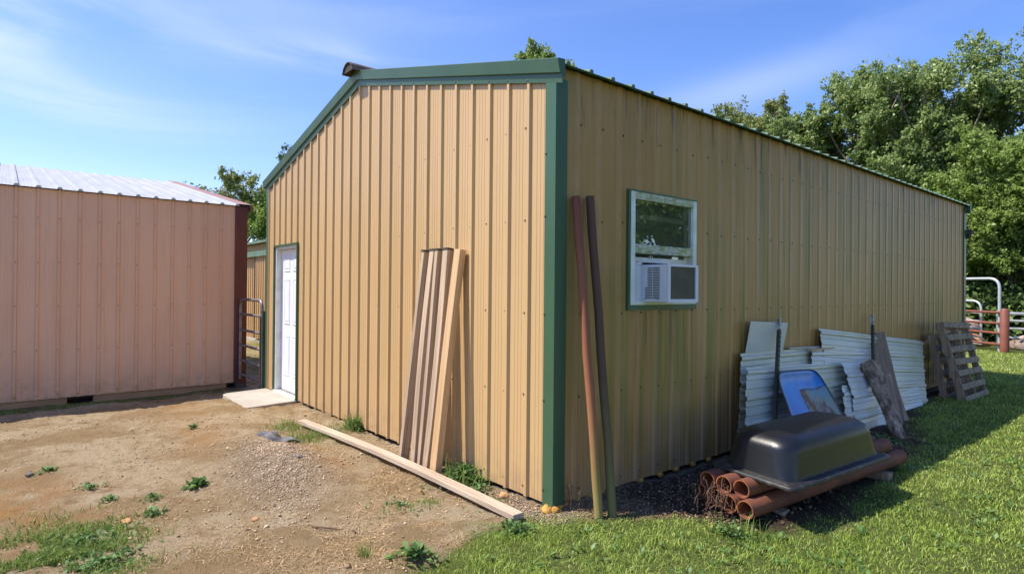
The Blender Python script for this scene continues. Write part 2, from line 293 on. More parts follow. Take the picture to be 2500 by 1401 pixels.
# ------------------------------------------------------------------ object helpers
def tag(o, label=None, cat=None, group=None, kind=None):
    if label: o['label'] = label
    if cat: o['category'] = cat
    if group: o['group'] = group
    if kind: o['kind'] = kind
    return o
def empty(name, loc, label, cat, group=None, rz=0):
    o = bpy.data.objects.new(name, None); COL.objects.link(o); o.location = loc; o.rotation_euler = (0, 0, rz); o.empty_display_size = .2
    return tag(o, label, cat, group)
class MB:
    def __init__(s): s.v = []; s.f = []; s.m = []; s.mats = []; s.sm = []
    def mi(s, m):
        if m not in s.mats: s.mats.append(m)
        return s.mats.index(m)
    def add(s, vs, fs, m, smooth=False):
        k = len(s.v); i = s.mi(m); s.v += [tuple(p) for p in vs]
        for f in fs: s.f.append(tuple(k+a for a in f)); s.m.append(i); s.sm.append(smooth)
    def box(s, a, b, m):
        (x0, y0, z0), (x1, y1, z1) = a, b
        x0, x1 = min(x0, x1), max(x0, x1); y0, y1 = min(y0, y1), max(y0, y1); z0, z1 = min(z0, z1), max(z0, z1)
        s.add([(x0, y0, z0), (x1, y0, z0), (x1, y1, z0), (x0, y1, z0), (x0, y0, z1), (x1, y0, z1), (x1, y1, z1), (x0, y1, z1)],
              [(0, 3, 2, 1), (4, 5, 6, 7), (0, 1, 5, 4), (1, 2, 6, 5), (2, 3, 7, 6), (3, 0, 4, 7)], m)
    def obox(s, c, ax, ay, az, m, jit=0):  # centre and three half-axis vectors
        c, ax, ay, az = map(Vector, (c, ax, ay, az)); vs = []
        for i in (-1, 1):
            for j in (-1, 1):
                for k in (-1, 1): vs.append(c+i*ax+j*ay+k*az+Vector([random.uniform(-jit, jit) for _ in range(3)]))
        s.add(vs, [(0, 1, 3, 2), (4, 6, 7, 5), (0, 4, 5, 1), (2, 3, 7, 6), (0, 2, 6, 4), (1, 5, 7, 3)], m)
    def extrude(s, prof, a, b, m, closed=True, caps=True, up=(0, 0, 1), smooth=False):
        # profile (list of 2D points: side, up) swept from a to b
        a, b = Vector(a), Vector(b); d = (b-a).normalized(); sd = d.cross(Vector(up)).normalized(); uu = sd.cross(d)
        n = len(prof); vs = [a+sd*p[0]+uu*p[1] for p in prof]+[b+sd*p[0]+uu*p[1] for p in prof]
        fs = [(i, (i+1) % n, n+(i+1) % n, n+i) for i in range(n if closed else n-1)]
        if closed and caps: fs += [tuple(range(n-1, -1, -1)), tuple(range(n, 2*n))]
        s.add(vs, fs, m, smooth)
    def tube(s, pts, rs, m, n=12, cap=True):
        pts = [Vector(p) for p in pts]; rs = rs if hasattr(rs, '__len__') else [rs]*len(pts)
        vs = []; ref = None
        for i, p in enumerate(pts):
            d = (pts[min(i+1, len(pts)-1)]-pts[max(i-1, 0)]).normalized()
            if ref is None: ref = d.orthogonal().normalized()
            ref = (ref-d*ref.dot(d)).normalized(); q = d.cross(ref)
            for k in range(n):
                t = 2*math.pi*k/n; vs.append(p+(ref*math.cos(t)+q*math.sin(t))*rs[i])
        fs = []
        for i in range(len(pts)-1):
            for k in range(n): fs.append((i*n+k, i*n+(k+1) % n, (i+1)*n+(k+1) % n, (i+1)*n+k))
        s.add(vs, fs, m, True)
        if cap:
            s.add(vs[:n], [tuple(range(n-1, -1, -1))], m); s.add(vs[-n:], [tuple(range(n))], m)
    def build(s, name, parent=None, loc=(0, 0, 0)):
        me = bpy.data.meshes.new(name); L = Vector(loc)
        me.from_pydata([tuple(Vector(v)-L) for v in s.v], [], s.f)
        for mm in s.mats: me.materials.append(M[mm])
        me.polygons.foreach_set('material_index', s.m); me.polygons.foreach_set('use_smooth', s.sm); me.update()
        o = bpy.data.objects.new(name, me); COL.objects.link(o)
        if parent: o.parent = parent
        else: o.location = L
        return o
def bevel(o, w=.004, seg=2):
    b = o.modifiers.new('bevel', 'BEVEL'); b.width = w; b.segments = seg; b.limit_method = 'ANGLE'; b.angle_limit = math.radians(35); return o
def np_mesh(name, V, F, mats, rnd=None, parent=None, loc=None, smooth=False):
    # V (n,3); F: list of (face array) with equal sides
    me = bpy.data.meshes.new(name); V = np.asarray(V, np.float32)
    if loc is not None: V = V-np.array(loc, np.float32)
    me.vertices.add(len(V)); me.vertices.foreach_set('co', V.ravel())
    nl = sum(f.size for f in F); npoly = sum(len(f) for f in F)
    me.loops.add(nl); me.polygons.add(npoly)
    me.loops.foreach_set('vertex_index', np.concatenate([f.ravel() for f in F]).astype(np.int32))
    ls = []; k = 0
    for f in F: ls.append(k+np.arange(len(f))*f.shape[1]); k += f.size
    me.polygons.foreach_set('loop_start', np.concatenate(ls).astype(np.int32))
    for mm in mats: me.materials.append(M[mm] if isinstance(mm, str) else mm)
    if smooth: me.polygons.foreach_set('use_smooth', np.ones(npoly, bool))
    me.update(calc_edges=True)
    if rnd is not None:
        a = me.attributes.new('rnd', 'FLOAT', 'POINT'); a.data.foreach_set('value', np.asarray(rnd, np.float32))
    o = bpy.data.objects.new(name, me); COL.objects.link(o)
    if parent: o.parent = parent
    elif loc is not None: o.location = loc
    return o

# ------------------------------------------------------------------ numpy noise
def vnoise(x, y, seed=0):
    xi = np.floor(x).astype(np.int64); yi = np.floor(y).astype(np.int64); xf = x-xi; yf = y-yi
    u = xf*xf*(3-2*xf); v = yf*yf*(3-2*yf)
    def h(a, b):
        n = (a*374761393+b*668265263+seed*69069) & 0x7fffffff; n = ((n ^ (n >> 13))*1274126177) & 0x7fffffff
        return ((n ^ (n >> 16)) & 0xffff)/65535.0
    return (h(xi, yi)*(1-u)+h(xi+1, yi)*u)*(1-v)+(h(xi, yi+1)*(1-u)+h(xi+1, yi+1)*u)*v
def fbm(x, y, f, o=4, seed=0):
    r = 0; a = 1; t = 0
    for k in range(o): r = r+a*vnoise(x*f, y*f, seed+k*17); t += a; a *= .55; f *= 2.03
    return r/t
def sstep(x, a, b):
    t = np.clip((x-a)/(b-a), 0, 1); return t*t*(3-2*t)

# ------------------------------------------------------------------ ground
# edge of the lawn: x of the soil/grass border for each y (lawn lies towards +x)
LB = np.array([(-6, 1.2), (-4, .95), (-2.5, .55), (-1.8, .36), (-1.2, .16), (-.95, .03), (-.67, -.10), (-.27, -.07), (-.05, .06), (.1, .20), (.38, .40), (.6, .58), (.75, .80), (.93, 1.16), (1.4, 1.27), (2.2, 1.20), (3.4, 1.08),
               (4.2, .92), (4.9, .66), (6.1, .35), (6.9, .34), (7.3, .22), (9.9, .08), (10.2, -3), (12, -40)])
def lawn_d(x, y):
    return x-np.interp(y, LB[:, 0], LB[:, 1])
def ground_z(x, y):
    z = -.035-.11*sstep(-x, 4.9, 6.4)*(1-sstep(y, 4, 9))-.05*sstep(-x, 6.4, 7.4)*(1-sstep(y, 1, 4))
    z = z-.27*sstep(-x, 8.2, 15)*(1-sstep(y, 12, 20))-.02*sstep(x, .3, 1.5)-.06*sstep(y, 6, 20)*sstep(x, -6, 0)
    # pile of gravel
    dx = x+2.35; dy = y+1.15; c, s = math.cos(-.22), math.sin(-.22); a = dx*c-dy*s; b = dx*s+dy*c
    z = z+.12*np.exp(-(a/.80)**2-(b/.34)**2)+.05*np.exp(-((x+3.2)/.35)**2-((y+1.0)/.25)**2)
    z = z+.035*np.exp(-((x+5.2)/.9)**2)*np.exp(-((y+.75)/.35)**2)
    return z
def build_ground():
    def axis(fine0, fine1, st, lo, hi, g=1.16):
        a = list(np.arange(fine0, fine1, st)); s = st; v = a[-1]
        while v < hi: s *= g; v += s; a.append(v)
        s = st; v = a[0]; pre = []
        while v > lo: s *= g; v -= s; pre.append(v)
        return np.array(pre[::-1]+a)
    X = axis(-8.2, 2.2, .028, -400, 400); Y = axis(-3.4, 1.4, .028, -400, 400, 1.05)
    gx, gy = np.meshgrid(X, Y, indexing='ij'); x = gx.ravel(); y = gy.ravel()
    z = ground_z(x, y)
    ld = lawn_d(x, y)+(fbm(x, y, 2.6, 4, 5)-.5)*.42
    lawn = sstep(ld, -.07, .12)
    near = 1-sstep(np.hypot(x-CAM[0], y-CAM[1]), 10, 25)
    # backyard beyond the gate, and everything far away, is thin turf
    far = np.maximum(sstep(y, 10, 12), sstep(-x, 8.6, 9.6)*sstep(y, .3, 1.2)*.45); far = np.maximum(far, sstep(-x, 24, 28)); far = np.maximum(far, sstep(-y, 5, 9))
    lawn = np.maximum(lawn, far*(fbm(x, y, 1.2, 3, 3) > .3))
    patch = np.exp(-((x+1.30)/.42)**2-((y+2.60)/.22)**2)*1.5
    lawn = np.maximum(lawn, np.clip(patch*sstep(fbm(x, y, 5, 3, 44), .35, .6), 0, 1)*.6)
    soil = (1-lawn)
    z = z+soil*near*((fbm(x, y, 1.6, 4, 1)-.5)*.09+(fbm(x, y, 7, 4, 2)-.5)*.045+np.abs(fbm(x, y, 15, 2, 6)-.5)*.030)
    z = z+lawn*near*(fbm(x, y, 3, 3, 8)-.5)*.04
    orange = np.exp(-((x+2.3)/.75)**2-((y+2.75)/.32)**2)*1.2+np.exp(-((x+2.15)/.45)**2-((y+.75)/.22)**2)+.8*np.exp(-((x+3.3)/.6)**2-((y+1.45)/.2)**2)+.6*np.exp(-((x+5.6)/1.6)**2-((y+1.2)/.5)**2)
    grav = np.exp(-((x+2.0)/.75)**2-((y+1.2)/.33)**2)*1.2+sstep(-ld, -.05, .1)*sstep(x, -1.0, -.3)*sstep(y, -.45, -.15)
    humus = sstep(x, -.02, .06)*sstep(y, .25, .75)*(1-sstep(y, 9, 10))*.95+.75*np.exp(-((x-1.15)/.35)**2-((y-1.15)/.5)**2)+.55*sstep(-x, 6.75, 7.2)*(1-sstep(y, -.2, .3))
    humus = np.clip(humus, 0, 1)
    grav = grav*(1-humus)
    cov = np.stack([lawn, np.clip(orange, 0, 1), np.clip(grav, 0, 1), humus], 1)
    nx, ny = len(X), len(Y); i = np.arange(nx-1)[:, None]*ny+np.arange(ny-1)[None]; i = i.ravel()
    F = np.stack([i, i+ny, i+ny+1, i+1], 1)
    o = np_mesh('ground', np.stack([x, y, z], 1), [F], [groundmat()], smooth=True)
    a = o.data.color_attributes.new('cover', 'FLOAT_COLOR', 'POINT'); a.data.foreach_set('color', cov.ravel().astype(np.float32))
    tag(o, 'bare tan dirt yard running into mown lawn around the metal sheds', kind='structure')
    return X, Y, z.reshape(nx, ny)
GX, GY, GZ = build_ground()
def gz(x, y):
    x = np.asarray(x, float); y = np.asarray(y, float)
    i = np.clip(np.searchsorted(GX, x)-1, 0, len(GX)-2); j = np.clip(np.searchsorted(GY, y)-1, 0, len(GY)-2)
    tx = (x-GX[i])/(GX[i+1]-GX[i]); ty = (y-GY[j])/(GY[j+1]-GY[j])
    return (GZ[i, j]*(1-tx)+GZ[i+1, j]*tx)*(1-ty)+(GZ[i, j+1]*(1-tx)+GZ[i+1, j+1]*tx)*ty
def g1(x, y): return float(gz(x, y))

# ------------------------------------------------------------------ ribbed wall panels
RIB = .2286
def rib_profile(s0, s1, r0, h=.021, extra=(), fine=.0022, wide=0):
    """(s, offset) list from s0 to s1 with major ribs at r0+k*RIB and two fine ridges per pan"""
    P = []
    k0 = int(math.floor((s0-r0)/RIB))-1
    for k in range(k0, k0+int((s1-s0)/RIB)+4):
        c = r0+k*RIB
        P += [(c-.023-wide, 0), (c-.013-wide*.3, h), (c+.013+wide*.3, h), (c+.023+wide, 0)]
        for q in (RIB*.34, RIB*.5, RIB*.66): P += [(c+q-.0045, 0), (c+q-.0015, fine), (c+q+.0015, fine), (c+q+.0045, 0)]
    P = sorted(P); xs = [p[0] for p in P]; ys = [p[1] for p in P]
    out = [(s0, float(np.interp(s0, xs, ys)))]+[p for p in P if s0 < p[0] < s1]+[(s1, float(np.interp(s1, xs, ys)))]
    for e in extra:
        if s0 < e < s1: out.append((e, float(np.interp(e, xs, ys))))
    return sorted(out)
def panel(mb, prof, to3, zb, zt, m, holes=()):
    """to3(s, off, z) -> point; zt(s) top; holes: (s0, s1, z0, z1)"""
    for (a, oa), (b, ob) in zip(prof[:-1], prof[1:]):
        if b-a < 1e-6: continue
        mid = (a+b)/2; spans = [(zb, None)]
        for h in holes:
            if h[0] <= mid <= h[1]:
                spans = ([(zb, h[2])] if h[2] > zb+1e-4 else [])+[(h[3], None)]
        for z0, z1 in spans:
            ta = zt(a) if z1 is None else z1; tb = zt(b) if z1 is None else z1
            mb.add([to3(a, oa, z0), to3(b, ob, z0), to3(b, ob, tb), to3(a, oa, ta)], [(0, 1, 2, 3)], m)
def screws(mb, pts, nrm, m='screw', r=.0075):
    n = Vector(nrm).normalized(); a = n.orthogonal().normalized(); b = n.cross(a)
    for p in pts:
        p = Vector(p); vs = []
        for h, rr in ((0, r), (.005, r), (.007, r*.5)):
            for k in range(6): t = k*math.pi/3; vs.append(p+n*h+(a*math.cos(t)+b*math.sin(t))*rr)
        fs = [(i*6+k, i*6+(k+1) % 6, (i+1)*6+(k+1) % 6, (i+1)*6+k) for i in range(2) for k in range(6)]+[(12, 13, 14, 15, 16, 17)]
        mb.add(vs, fs, m)

# ------------------------------------------------------------------ main metal building
BW, BL = 6.032, 9.87; XR = -BW/2
def roof_z(x): return 3.0+.25*min(-x, x+BW)
B = empty('metal_building', (0, 0, 0), 'tan ribbed metal building with green trim, white door and window air conditioner', 'building')
mb = MB()
DX0, DX1, DZ = -5.70, -4.815, 2.03
prof = rib_profile(-BW, -.02, -.2664, extra=(DX0, DX1, XR))
panel(mb, prof, lambda s, o, z: (s, -o, z), .0, lambda s: roof_z(s)-.045, 'tan', [(DX0, DX1, -1, DZ)])
pts = []
for z in (2.63, 1.97, 1.30, .71, .07):
    k = 0
    while True:
        x = -.2664-RIB*k-.040+(.005 if k % 2 else -.004); k += 1
        if x < -BW+.1: break
        if DX0-.06 < x < DX1+.06 and z < DZ+.05: continue
        if z > roof_z(x)-.1: continue
        pts.append((x, -.001, z+random.uniform(-.008, .008)))
screws(mb, pts, (0, -1, 0))
mb.build('front_wall', B)
# side wall with the window
WY0, WY1, WZ0, WZ1 = .775, 1.645, 1.355, 2.225
mb = MB()
prof = rib_profile(.02, BL, .205, h=.010, extra=(WY0, WY1), wide=.010)
panel(mb, prof, lambda s, o, z: (o, s, z), .0, lambda s: 2.99, 'tan_old', [(WY0, WY1, WZ0, WZ1)])
pts = []
for z in (2.63, 1.97, 1.30, .71, .07):
    k = 0
    while True:
        y = .205+RIB*k+.042; k += 1
        if y > BL-.15: break
        if WY0-.06 < y < WY1+.06 and WZ0-.05 < z < WZ1+.05: continue
        pts.append((.001, y, z+random.uniform(-.008, .008)))
screws(mb, pts, (1, 0, 0))
mb.build('side_wall', B)
mb = MB(); prof = rib_profile(-BW, 0, -.2664, extra=(XR,))
panel(mb, prof, lambda s, o, z: (s, BL+o, z), .0, lambda s: roof_z(s)-.045, 'tan'); mb.build('back_wall', B)
mb = MB(); prof = rib_profile(0, BL, .205)
panel(mb, prof, lambda s, o, z: (-BW-o, s, z), .0, lambda s: 2.99, 'tan'); mb.build('side_wall', B)
# dark sill board under the panels
mb = MB()
mb.box((-BW+.06, .05, -.25), (-5.9, .09, .03), 'dark'); mb.box((-4.65, .05, -.25), (-.05, .09, .03), 'dark')
mb.box((-.09, .05, -.25), (-.05, BL-.05, .03), 'dark'); mb.box((-BW+.05, .05, -.25), (-BW+.09, BL-.05, .03), 'dark'); mb.box((-BW+.09, BL-.09, -.25), (-.09, BL-.05, .03), 'dark')
mb.build('sill_board', B)
mb = MB(); mb.box((-BW+.1, .1, -.2), (-.1, BL-.1, .01), 'interior'); mb.build('floor', B)
# roof: two ribbed slopes
mb = MB()
sl = math.atan(.25); nx, nz_ = math.sin(sl), math.cos(sl)
prof = rib_profile(-.05, BL+.05, .2676)
for sgn in (1, -1):
    def rf(s, o, t, sgn=sgn):
        d = t; x = (-d if sgn > 0 else -BW+d); z = 3.0+.25*d
        return (x+sgn*nx*o, s, z+nz_*o+.004)
    vs_t = [-.075, BW/2]
    for (a, oa), (b, ob) in zip(prof[:-1], prof[1:]):
        q = [rf(a, oa, vs_t[0]), rf(b, ob, vs_t[0]), rf(b, ob, vs_t[1]), rf(a, oa, vs_t[1])]
        mb.add(q, [(0, 1, 2, 3)], 'green_roof')
        u = [(p[0], p[1], p[2]-.004-(.0 if i < 4 else 0)) for i, p in enumerate(q)]
        mb.add([q[0], q[1], (q[1][0]-sgn*nx*ob, q[1][1], q[1][2]-nz_*ob-.004), (q[0][0]-sgn*nx*oa, q[0][1], q[0][2]-nz_*oa-.004)], [(0, 1, 2, 3)], 'green_roof')
mb.build('roof', B)
# rafters / eave strut inside so the roof reads solid from below
mb = MB()
for sgn in (1, -1):
    xx = -.012 if sgn > 0 else -BW+.012
    mb.box((xx-.03, .03, 2.90), (xx+.0, BL-.03, 2.985), 'interior')
mb.build('eave_strut', B)
# ridge cap, rusty underside and open end towards the yard
mb = MB()
zr = roof_z(XR)
capx = [(-.125, -.055), (-.10, .0), (-.05, .035), (.0, .044), (.05, .035), (.10, .0), (.125, -.055)]
mb.extrude([(x, z) for x, z in capx]+[(x*.96, z-.008) for x, z in capx[::-1]], (XR, -.16, zr+.045), (XR, BL+.12, zr+.045), 'cap_brown', smooth=False)
mb.add([(XR+x, -.145, zr+.045+z) for x, z in capx], [tuple(range(7))], 'dark')
mb.build('ridge_cap', B)
# rake trim on both slopes of the gable: sloped outer face, stepped lip below
mb = MB()
def rake(mb, xa, xb, y, out):
    pr = [(0, .030), (.062, .026), (.070, .020), (.050, -.068), (.030, -.074), (.030, -.094), (.024, -.132), (.018, -.132), (.020, -.085), (0, -.085)]
    za, zb_ = 3.0+.25*min(-xa, xa+BW), 3.0+.25*min(-xb, xb+BW)
    n = len(pr); vs = []
    for xx, z0 in ((xa, za), (xb, zb_)):
        for p in pr: vs.append((xx, y+out*p[0], z0+p[1]))
    fs = [(i, (i+1) % n, n+(i+1) % n, n+i) for i in range(n)]+[tuple(range(n-1, -1, -1)), tuple(range(n, 2*n))]
    mb.add(vs, fs, 'green')
for y, out in ((0, -1), (BL, 1)):
    for xa, xb in ((.085, XR), (XR, -BW-.085)):
        mb = MB(); rake(mb, xa, xb, y-out*.0, out)
        if out < 0:
            pts = []
            for k in range(13):
                x = -.2664-k*RIB
                if xa > XR: pts.append((x, -.0235, roof_z(x)-.113))
            screws(mb, pts, (0, -1, 0), 'screw', .007)
        mb.build('rake_trim', B)
# corner trims
mb = MB()
def corner(mb, x, y, sx, sy, z0, z1, wx, wy, m='green'):
    o = .024; t = .004
    # two thin legs; sx, sy point outwards
    mb.box((x-sx*wx, y+sy*o, z0), (x+sx*o, y+sy*(o-t), z1), m)
    mb.box((x+sx*o, y+sy*(o-t), z0), (x+sx*(o-t), y-sy*wy, z1), m)
    mb.box((x-sx*wx, y+sy*(o-t), z0), (x-sx*(wx-t), y+sy*.002, z1), m)
    mb.box((x+sx*(o-t), y-sy*wy, z0), (x+sx*.002, y-sy*(wy-t), z1), m)
corner(mb, 0, 0, 1, -1, -.012, 2.90, .080, .088)
screws(mb, [(-.072, -.0245, z) for z in (2.4, 1.97, 1.3, .71, .1)], (0, -1, 0)); mb.build('corner_trim', B)
for x, y, sx, sy in ((-BW, 0, -1, -1), (0, BL, 1, 1), (-BW, BL, -1, 1)):
    mb = MB(); corner(mb, x, y, sx, sy, -.012, 2.95, .05, .09); mb.build('corner_trim', B)
# foam under the corner and along the sill
mb = MB()
def blob(mb, c, r, m, n=2, sq=(1, 1, 1), amp=.25, seed=0):
    rr = random.Random(seed); vs = []; fs = []; nu, nv = 10, 7
    for j in range(nv+1):
        ph = math.pi*j/nv
        for i in range(nu):
            th = 2*math.pi*i/nu; k = 1+rr.uniform(-amp, amp)
            vs.append((c[0]+r*sq[0]*k*math.sin(ph)*math.cos(th), c[1]+r*sq[1]*k*math.sin(ph)*math.sin(th), c[2]+r*sq[2]*k*math.cos(ph)))
    for j in range(nv):
        for i in range(nu): fs.append((j*nu+i, (j+1)*nu+i, (j+1)*nu+(i+1) % nu, j*nu+(i+1) % nu))
    mb.add(vs, fs, m, True)
for c_, r_f, sq_ in (((-.015, -.03, -.030), .048, (1, 1, .8)), ((.03, .0, -.018), .032, (1, 1, 1)), ((-.045, -.02, -.028), .030, (1, 1, 1)), ((.012, .05, -.012), .026, (1, 2, .7)), ((.01, .11, -.008), .020, (1, 2, .7)),
                      *[((-.005, y, -.012), .026, (1, 1.3, .8)) for y in (.24, .36, .5, .95, 1.2, 1.42, 1.66, 1.9)]):
    mb = MB(); blob(mb, c_, r_f, 'foam', sq=sq_, seed=int(c_[1]*100)+7); mb.build('foam_blob', B)


# door: green casing, white jamb, recessed six panel leaf, threshold
d = MB()
for a, b in (((DX0-.022, -.028, 0.0), (DX0, .004, DZ+.022)), ((DX1, -.028, 0.0), (DX1+.022, .004, DZ+.022)), ((DX0, -.028, DZ), (DX1, .004, DZ+.022))): d.box(a, b, 'green')
casing = d.build('door_casing', B)
d = MB()
d.box((DX0+.001, -.002, -.01), (DX0+.035, .13, DZ-.001), 'white_trim'); d.box((DX1-.035, -.002, -.01), (DX1-.001, .13, DZ-.001), 'white_trim'); d.box((DX0+.035, -.002, DZ-.035), (DX1-.035, .13, DZ-.001), 'white_trim')
d.build('door_jamb', B)
d = MB(); lx0, lx1, lz0, lz1, ly = DX0+.04, DX1-.04, .035, DZ-.04, .075
d.box((lx0, ly, lz0), (lx1, ly+.042, lz1), 'white_door')
pw = (lx1-lx0-.36)/2
for c in (0, 1):
    x0 = lx0+.12+c*(pw+.12)
    for z0, z1 in ((.24, .80), (.95, 1.58), (1.68, 1.88)):
        w = .028
        ring = [(x0, z0), (x0+pw, z0), (x0+pw, z1), (x0, z1)]
        inn = [(x0+w*.4, z0+w*.4), (x0+pw-w*.4, z0+w*.4), (x0+pw-w*.4, z1-w*.4), (x0+w*.4, z1-w*.4)]
        in2 = [(x0+w, z0+w), (x0+pw-w, z0+w), (x0+pw-w, z1-w), (x0+w, z1-w)]
        in3 = [(x0+w*1.9, z0+w*1.9), (x0+pw-w*1.9, z0+w*1.9), (x0+pw-w*1.9, z1-w*1.9), (x0+w*1.9, z1-w*1.9)]
        vs = [(p[0], ly-.0005, p[1]) for p in ring]+[(p[0], ly-.010, p[1]) for p in inn]+[(p[0], ly-.002, p[1]) for p in in2]+[(p[0], ly-.008, p[1]) for p in in3]
        fs = [(r*4+i, r*4+(i+1) % 4, (r+1)*4+(i+1) % 4, (r+1)*4+i) for r in range(3) for i in range(4)]+[(12, 13, 14, 15)]
        d.add(vs, fs, 'white_door')
leaf = d.build('door', B)
d = MB(); d.box((DX0+.002, -.03, -.03), (DX1-.002, .12, .022), 'white_trim'); d.box((DX0+.04, .045, .022), (DX1-.04, .12, .034), 'gate_metal'); d.build('threshold', B)

# window: dark green surround, mossy vinyl frame, two sashes
w = MB()
for a, b in (((-.002, WY0-.026, WZ0-.040), (.024, WY0-.003, WZ1+.012)), ((-.002, WY1+.003, WZ0-.040), (.020, WY1+.014, WZ1+.012)),
             ((-.002, WY0-.003, WZ1), (.026, WY1+.003, WZ1+.012)), ((-.002, WY0-.003, WZ0-.040), (.026, WY1+.003, WZ0-.002))): w.box(a, b, 'green')
win = w.build('window', B)
w = MB(); FO = .030
w.box((-.07, WY0, WZ0), (FO, WY0+.048, WZ1), 'vinyl_mossy'); w.box((-.07, WY1-.048, WZ0), (FO, WY1, WZ1), 'vinyl_mossy')
w.box((-.07, WY0+.048, WZ0), (FO-.002, WY1-.048, WZ0+.034), 'vinyl_mossy')
bevel(w.build('window_frame', win), .004)
w = MB(); w.box((-.07, WY0+.0485, WZ1-.055), (FO-.002, WY1-.0485, WZ1-.001), 'vinyl_algae'); w.build('window_head', win)
w = MB(); w.box((-.03, WY0+.0485, 1.755), (FO-.006, WY1-.0485, 1.825), 'vinyl_algae'); bevel(w.build('meeting_rail', win), .006)
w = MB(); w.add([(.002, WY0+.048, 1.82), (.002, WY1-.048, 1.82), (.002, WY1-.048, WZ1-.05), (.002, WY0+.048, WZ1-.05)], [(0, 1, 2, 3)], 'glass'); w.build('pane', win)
w = MB()   # the lower sash, pushed up behind the upper one
w.box((-.062, WY0+.05, 2.03), (-.034, WY1-.05, 2.065), 'blind'); w.box((-.062, WY0+.05, 1.69), (-.034, WY1-.05, 1.728), 'vinyl_mossy')
w.box((-.062, WY0+.05, 1.728), (-.034, WY0+.075, 2.03), 'blind'); w.box((-.062, WY1-.085, 1.728), (-.034, WY1-.05, 2.2), 'vinyl_mossy')
w.box((-.034, WY0+.11, 2.0), (-.022, WY0+.15, 2.10), 'blind'); w.box((-.034, WY1-.13, 2.07), (-.022, WY1-.10, 2.13), 'blind')
w.build('raised_sash', win)
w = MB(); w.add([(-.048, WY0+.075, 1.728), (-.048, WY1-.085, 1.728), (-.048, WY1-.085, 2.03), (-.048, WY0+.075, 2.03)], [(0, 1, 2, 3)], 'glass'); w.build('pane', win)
# small dark vent hood on the back wall, seen past the far corner
w = MB(); w.box((-.35, BL+.02, 2.50), (.10, BL+.16, 2.57), 'block'); w.box((-.30, BL+.02, 2.43), (.06, BL+.13, 2.50), 'dark'); w.build('vent_hood', B)

# ------------------------------------------------------------------ air conditioner
A = empty('air_conditioner', (.125, 1.13, 1.37), 'white window air conditioner jutting from the lower window opening', 'air conditioner')
al = (.125, 1.13, 1.37); AY0, AY1, AZ0, AZ1, AX = .942, 1.322, 1.378, 1.668, .25
a = MB()
a.box((-.25, AY0, AZ0), (AX-.022, AY1, AZ1), 'ac_white')
bevel(a.build('housing', A, al), .008)
a = MB()   # rear bezel frame
for p, q in (((AX-.021, AY0-.001, AZ0-.002), (AX, AY0+.026, AZ1+.001)), ((AX-.021, AY1-.022, AZ0-.002), (AX, AY1+.012, AZ1+.001)), ((AX-.021, AY0+.026, AZ1-.018), (AX, AY1-.022, AZ1+.001)), ((AX-.021, AY0+.026, AZ0-.002), (AX, AY1-.022, AZ0+.026))): a.box(p, q, 'ac_white')
bevel(a.build('rear_frame', A, al), .003)
a = MB(); a.box((AX-.020, AY0+.027, AZ0+.027), (AX-.012, AY1-.023, AZ1-.019), 'coil')
for i in range(18):
    z = AZ0+.034+i*.0132; a.box((AX-.012, AY0+.028, z), (AX-.009, AY1-.024, z+.003), 'edge')
a.build('condenser_grille', A, al)
a = MB()   # louvred vent on the side
y = AY0
for i in range(19):
    z = AZ1-.028-i*.0128
    xs = ((.055, .098), (.104, .168)) if i < 12 else ((.032, .098), (.104, .168))
    for x0, x1 in xs: a.box((x0, y-.0012, z-.0032), (x1, y+.001, z+.0032), 'black')
for x in (.03, .15): a.box((x, y-.0012, AZ0+.018), (x+.006, y+.001, AZ0+.028), 'black')
a.build('side_vent', A, al)
a = MB()
for i in range(16): a.box((.012+i*.013, AY0+.008, AZ1-.001), (.019+i*.013, AY0+.020, AZ1+.0012), 'black')
a.build('top_slots', A, al)
a = MB()   # accordion filler panel beside the unit
n = 9
for i in range(n):
    y0 = WY0+.05+i*(AY0-WY0-.05)/n; y1 = y0+(AY0-WY0-.05)/n
    a.add([(-.012, y0, 1.385), (-.006, (y0+y1)/2, 1.385), (-.012, y1, 1.385), (-.012, y0, 1.672), (-.006, (y0+y1)/2, 1.672), (-.012, y1, 1.672)], [(0, 1, 4, 3), (1, 2, 5, 4)], 'ac_white')
a.box((-.02, WY0+.049, 1.672), (.004, AY0-.001, 1.684), 'ac_white')
a.build('side_panel', A, al)
a = MB()
n = 9
for i in range(n):
    y0 = AY1+.013+i*(WY1-.05-AY1-.013)/n; y1 = y0+(WY1-.05-AY1-.013)/n
    a.add([(-.012, y0, 1.385), (-.006, (y0+y1)/2, 1.385), (-.012, y1, 1.385), (-.012, y0, 1.672), (-.006, (y0+y1)/2, 1.672), (-.012, y1, 1.672)], [(0, 1, 4, 3), (1, 2, 5, 4)], 'ac_white')
a.build('side_panel', A, al)

# ------------------------------------------------------------------ concrete slab
s = MB(); zs = -.004
top = [(-6.02, -.005), (-5.92, -.58), (-5.85, -.64), (-4.70, -.665), (-4.80, -.005)]
s.add([(x, y, zs) for x, y in top]+[(x, y, zs-.16) for x, y in top], [(0, 1, 2, 3, 4)]+[(i, i+5, (i+1) % 5+5, (i+1) % 5) for i in range(5)], 'concrete')
o = s.build('doorstep_slab', None, (-5.3, -.3, -.16)); bevel(o, .008); tag(o, 'pale flat concrete slab in front of the white door', 'doorstep')

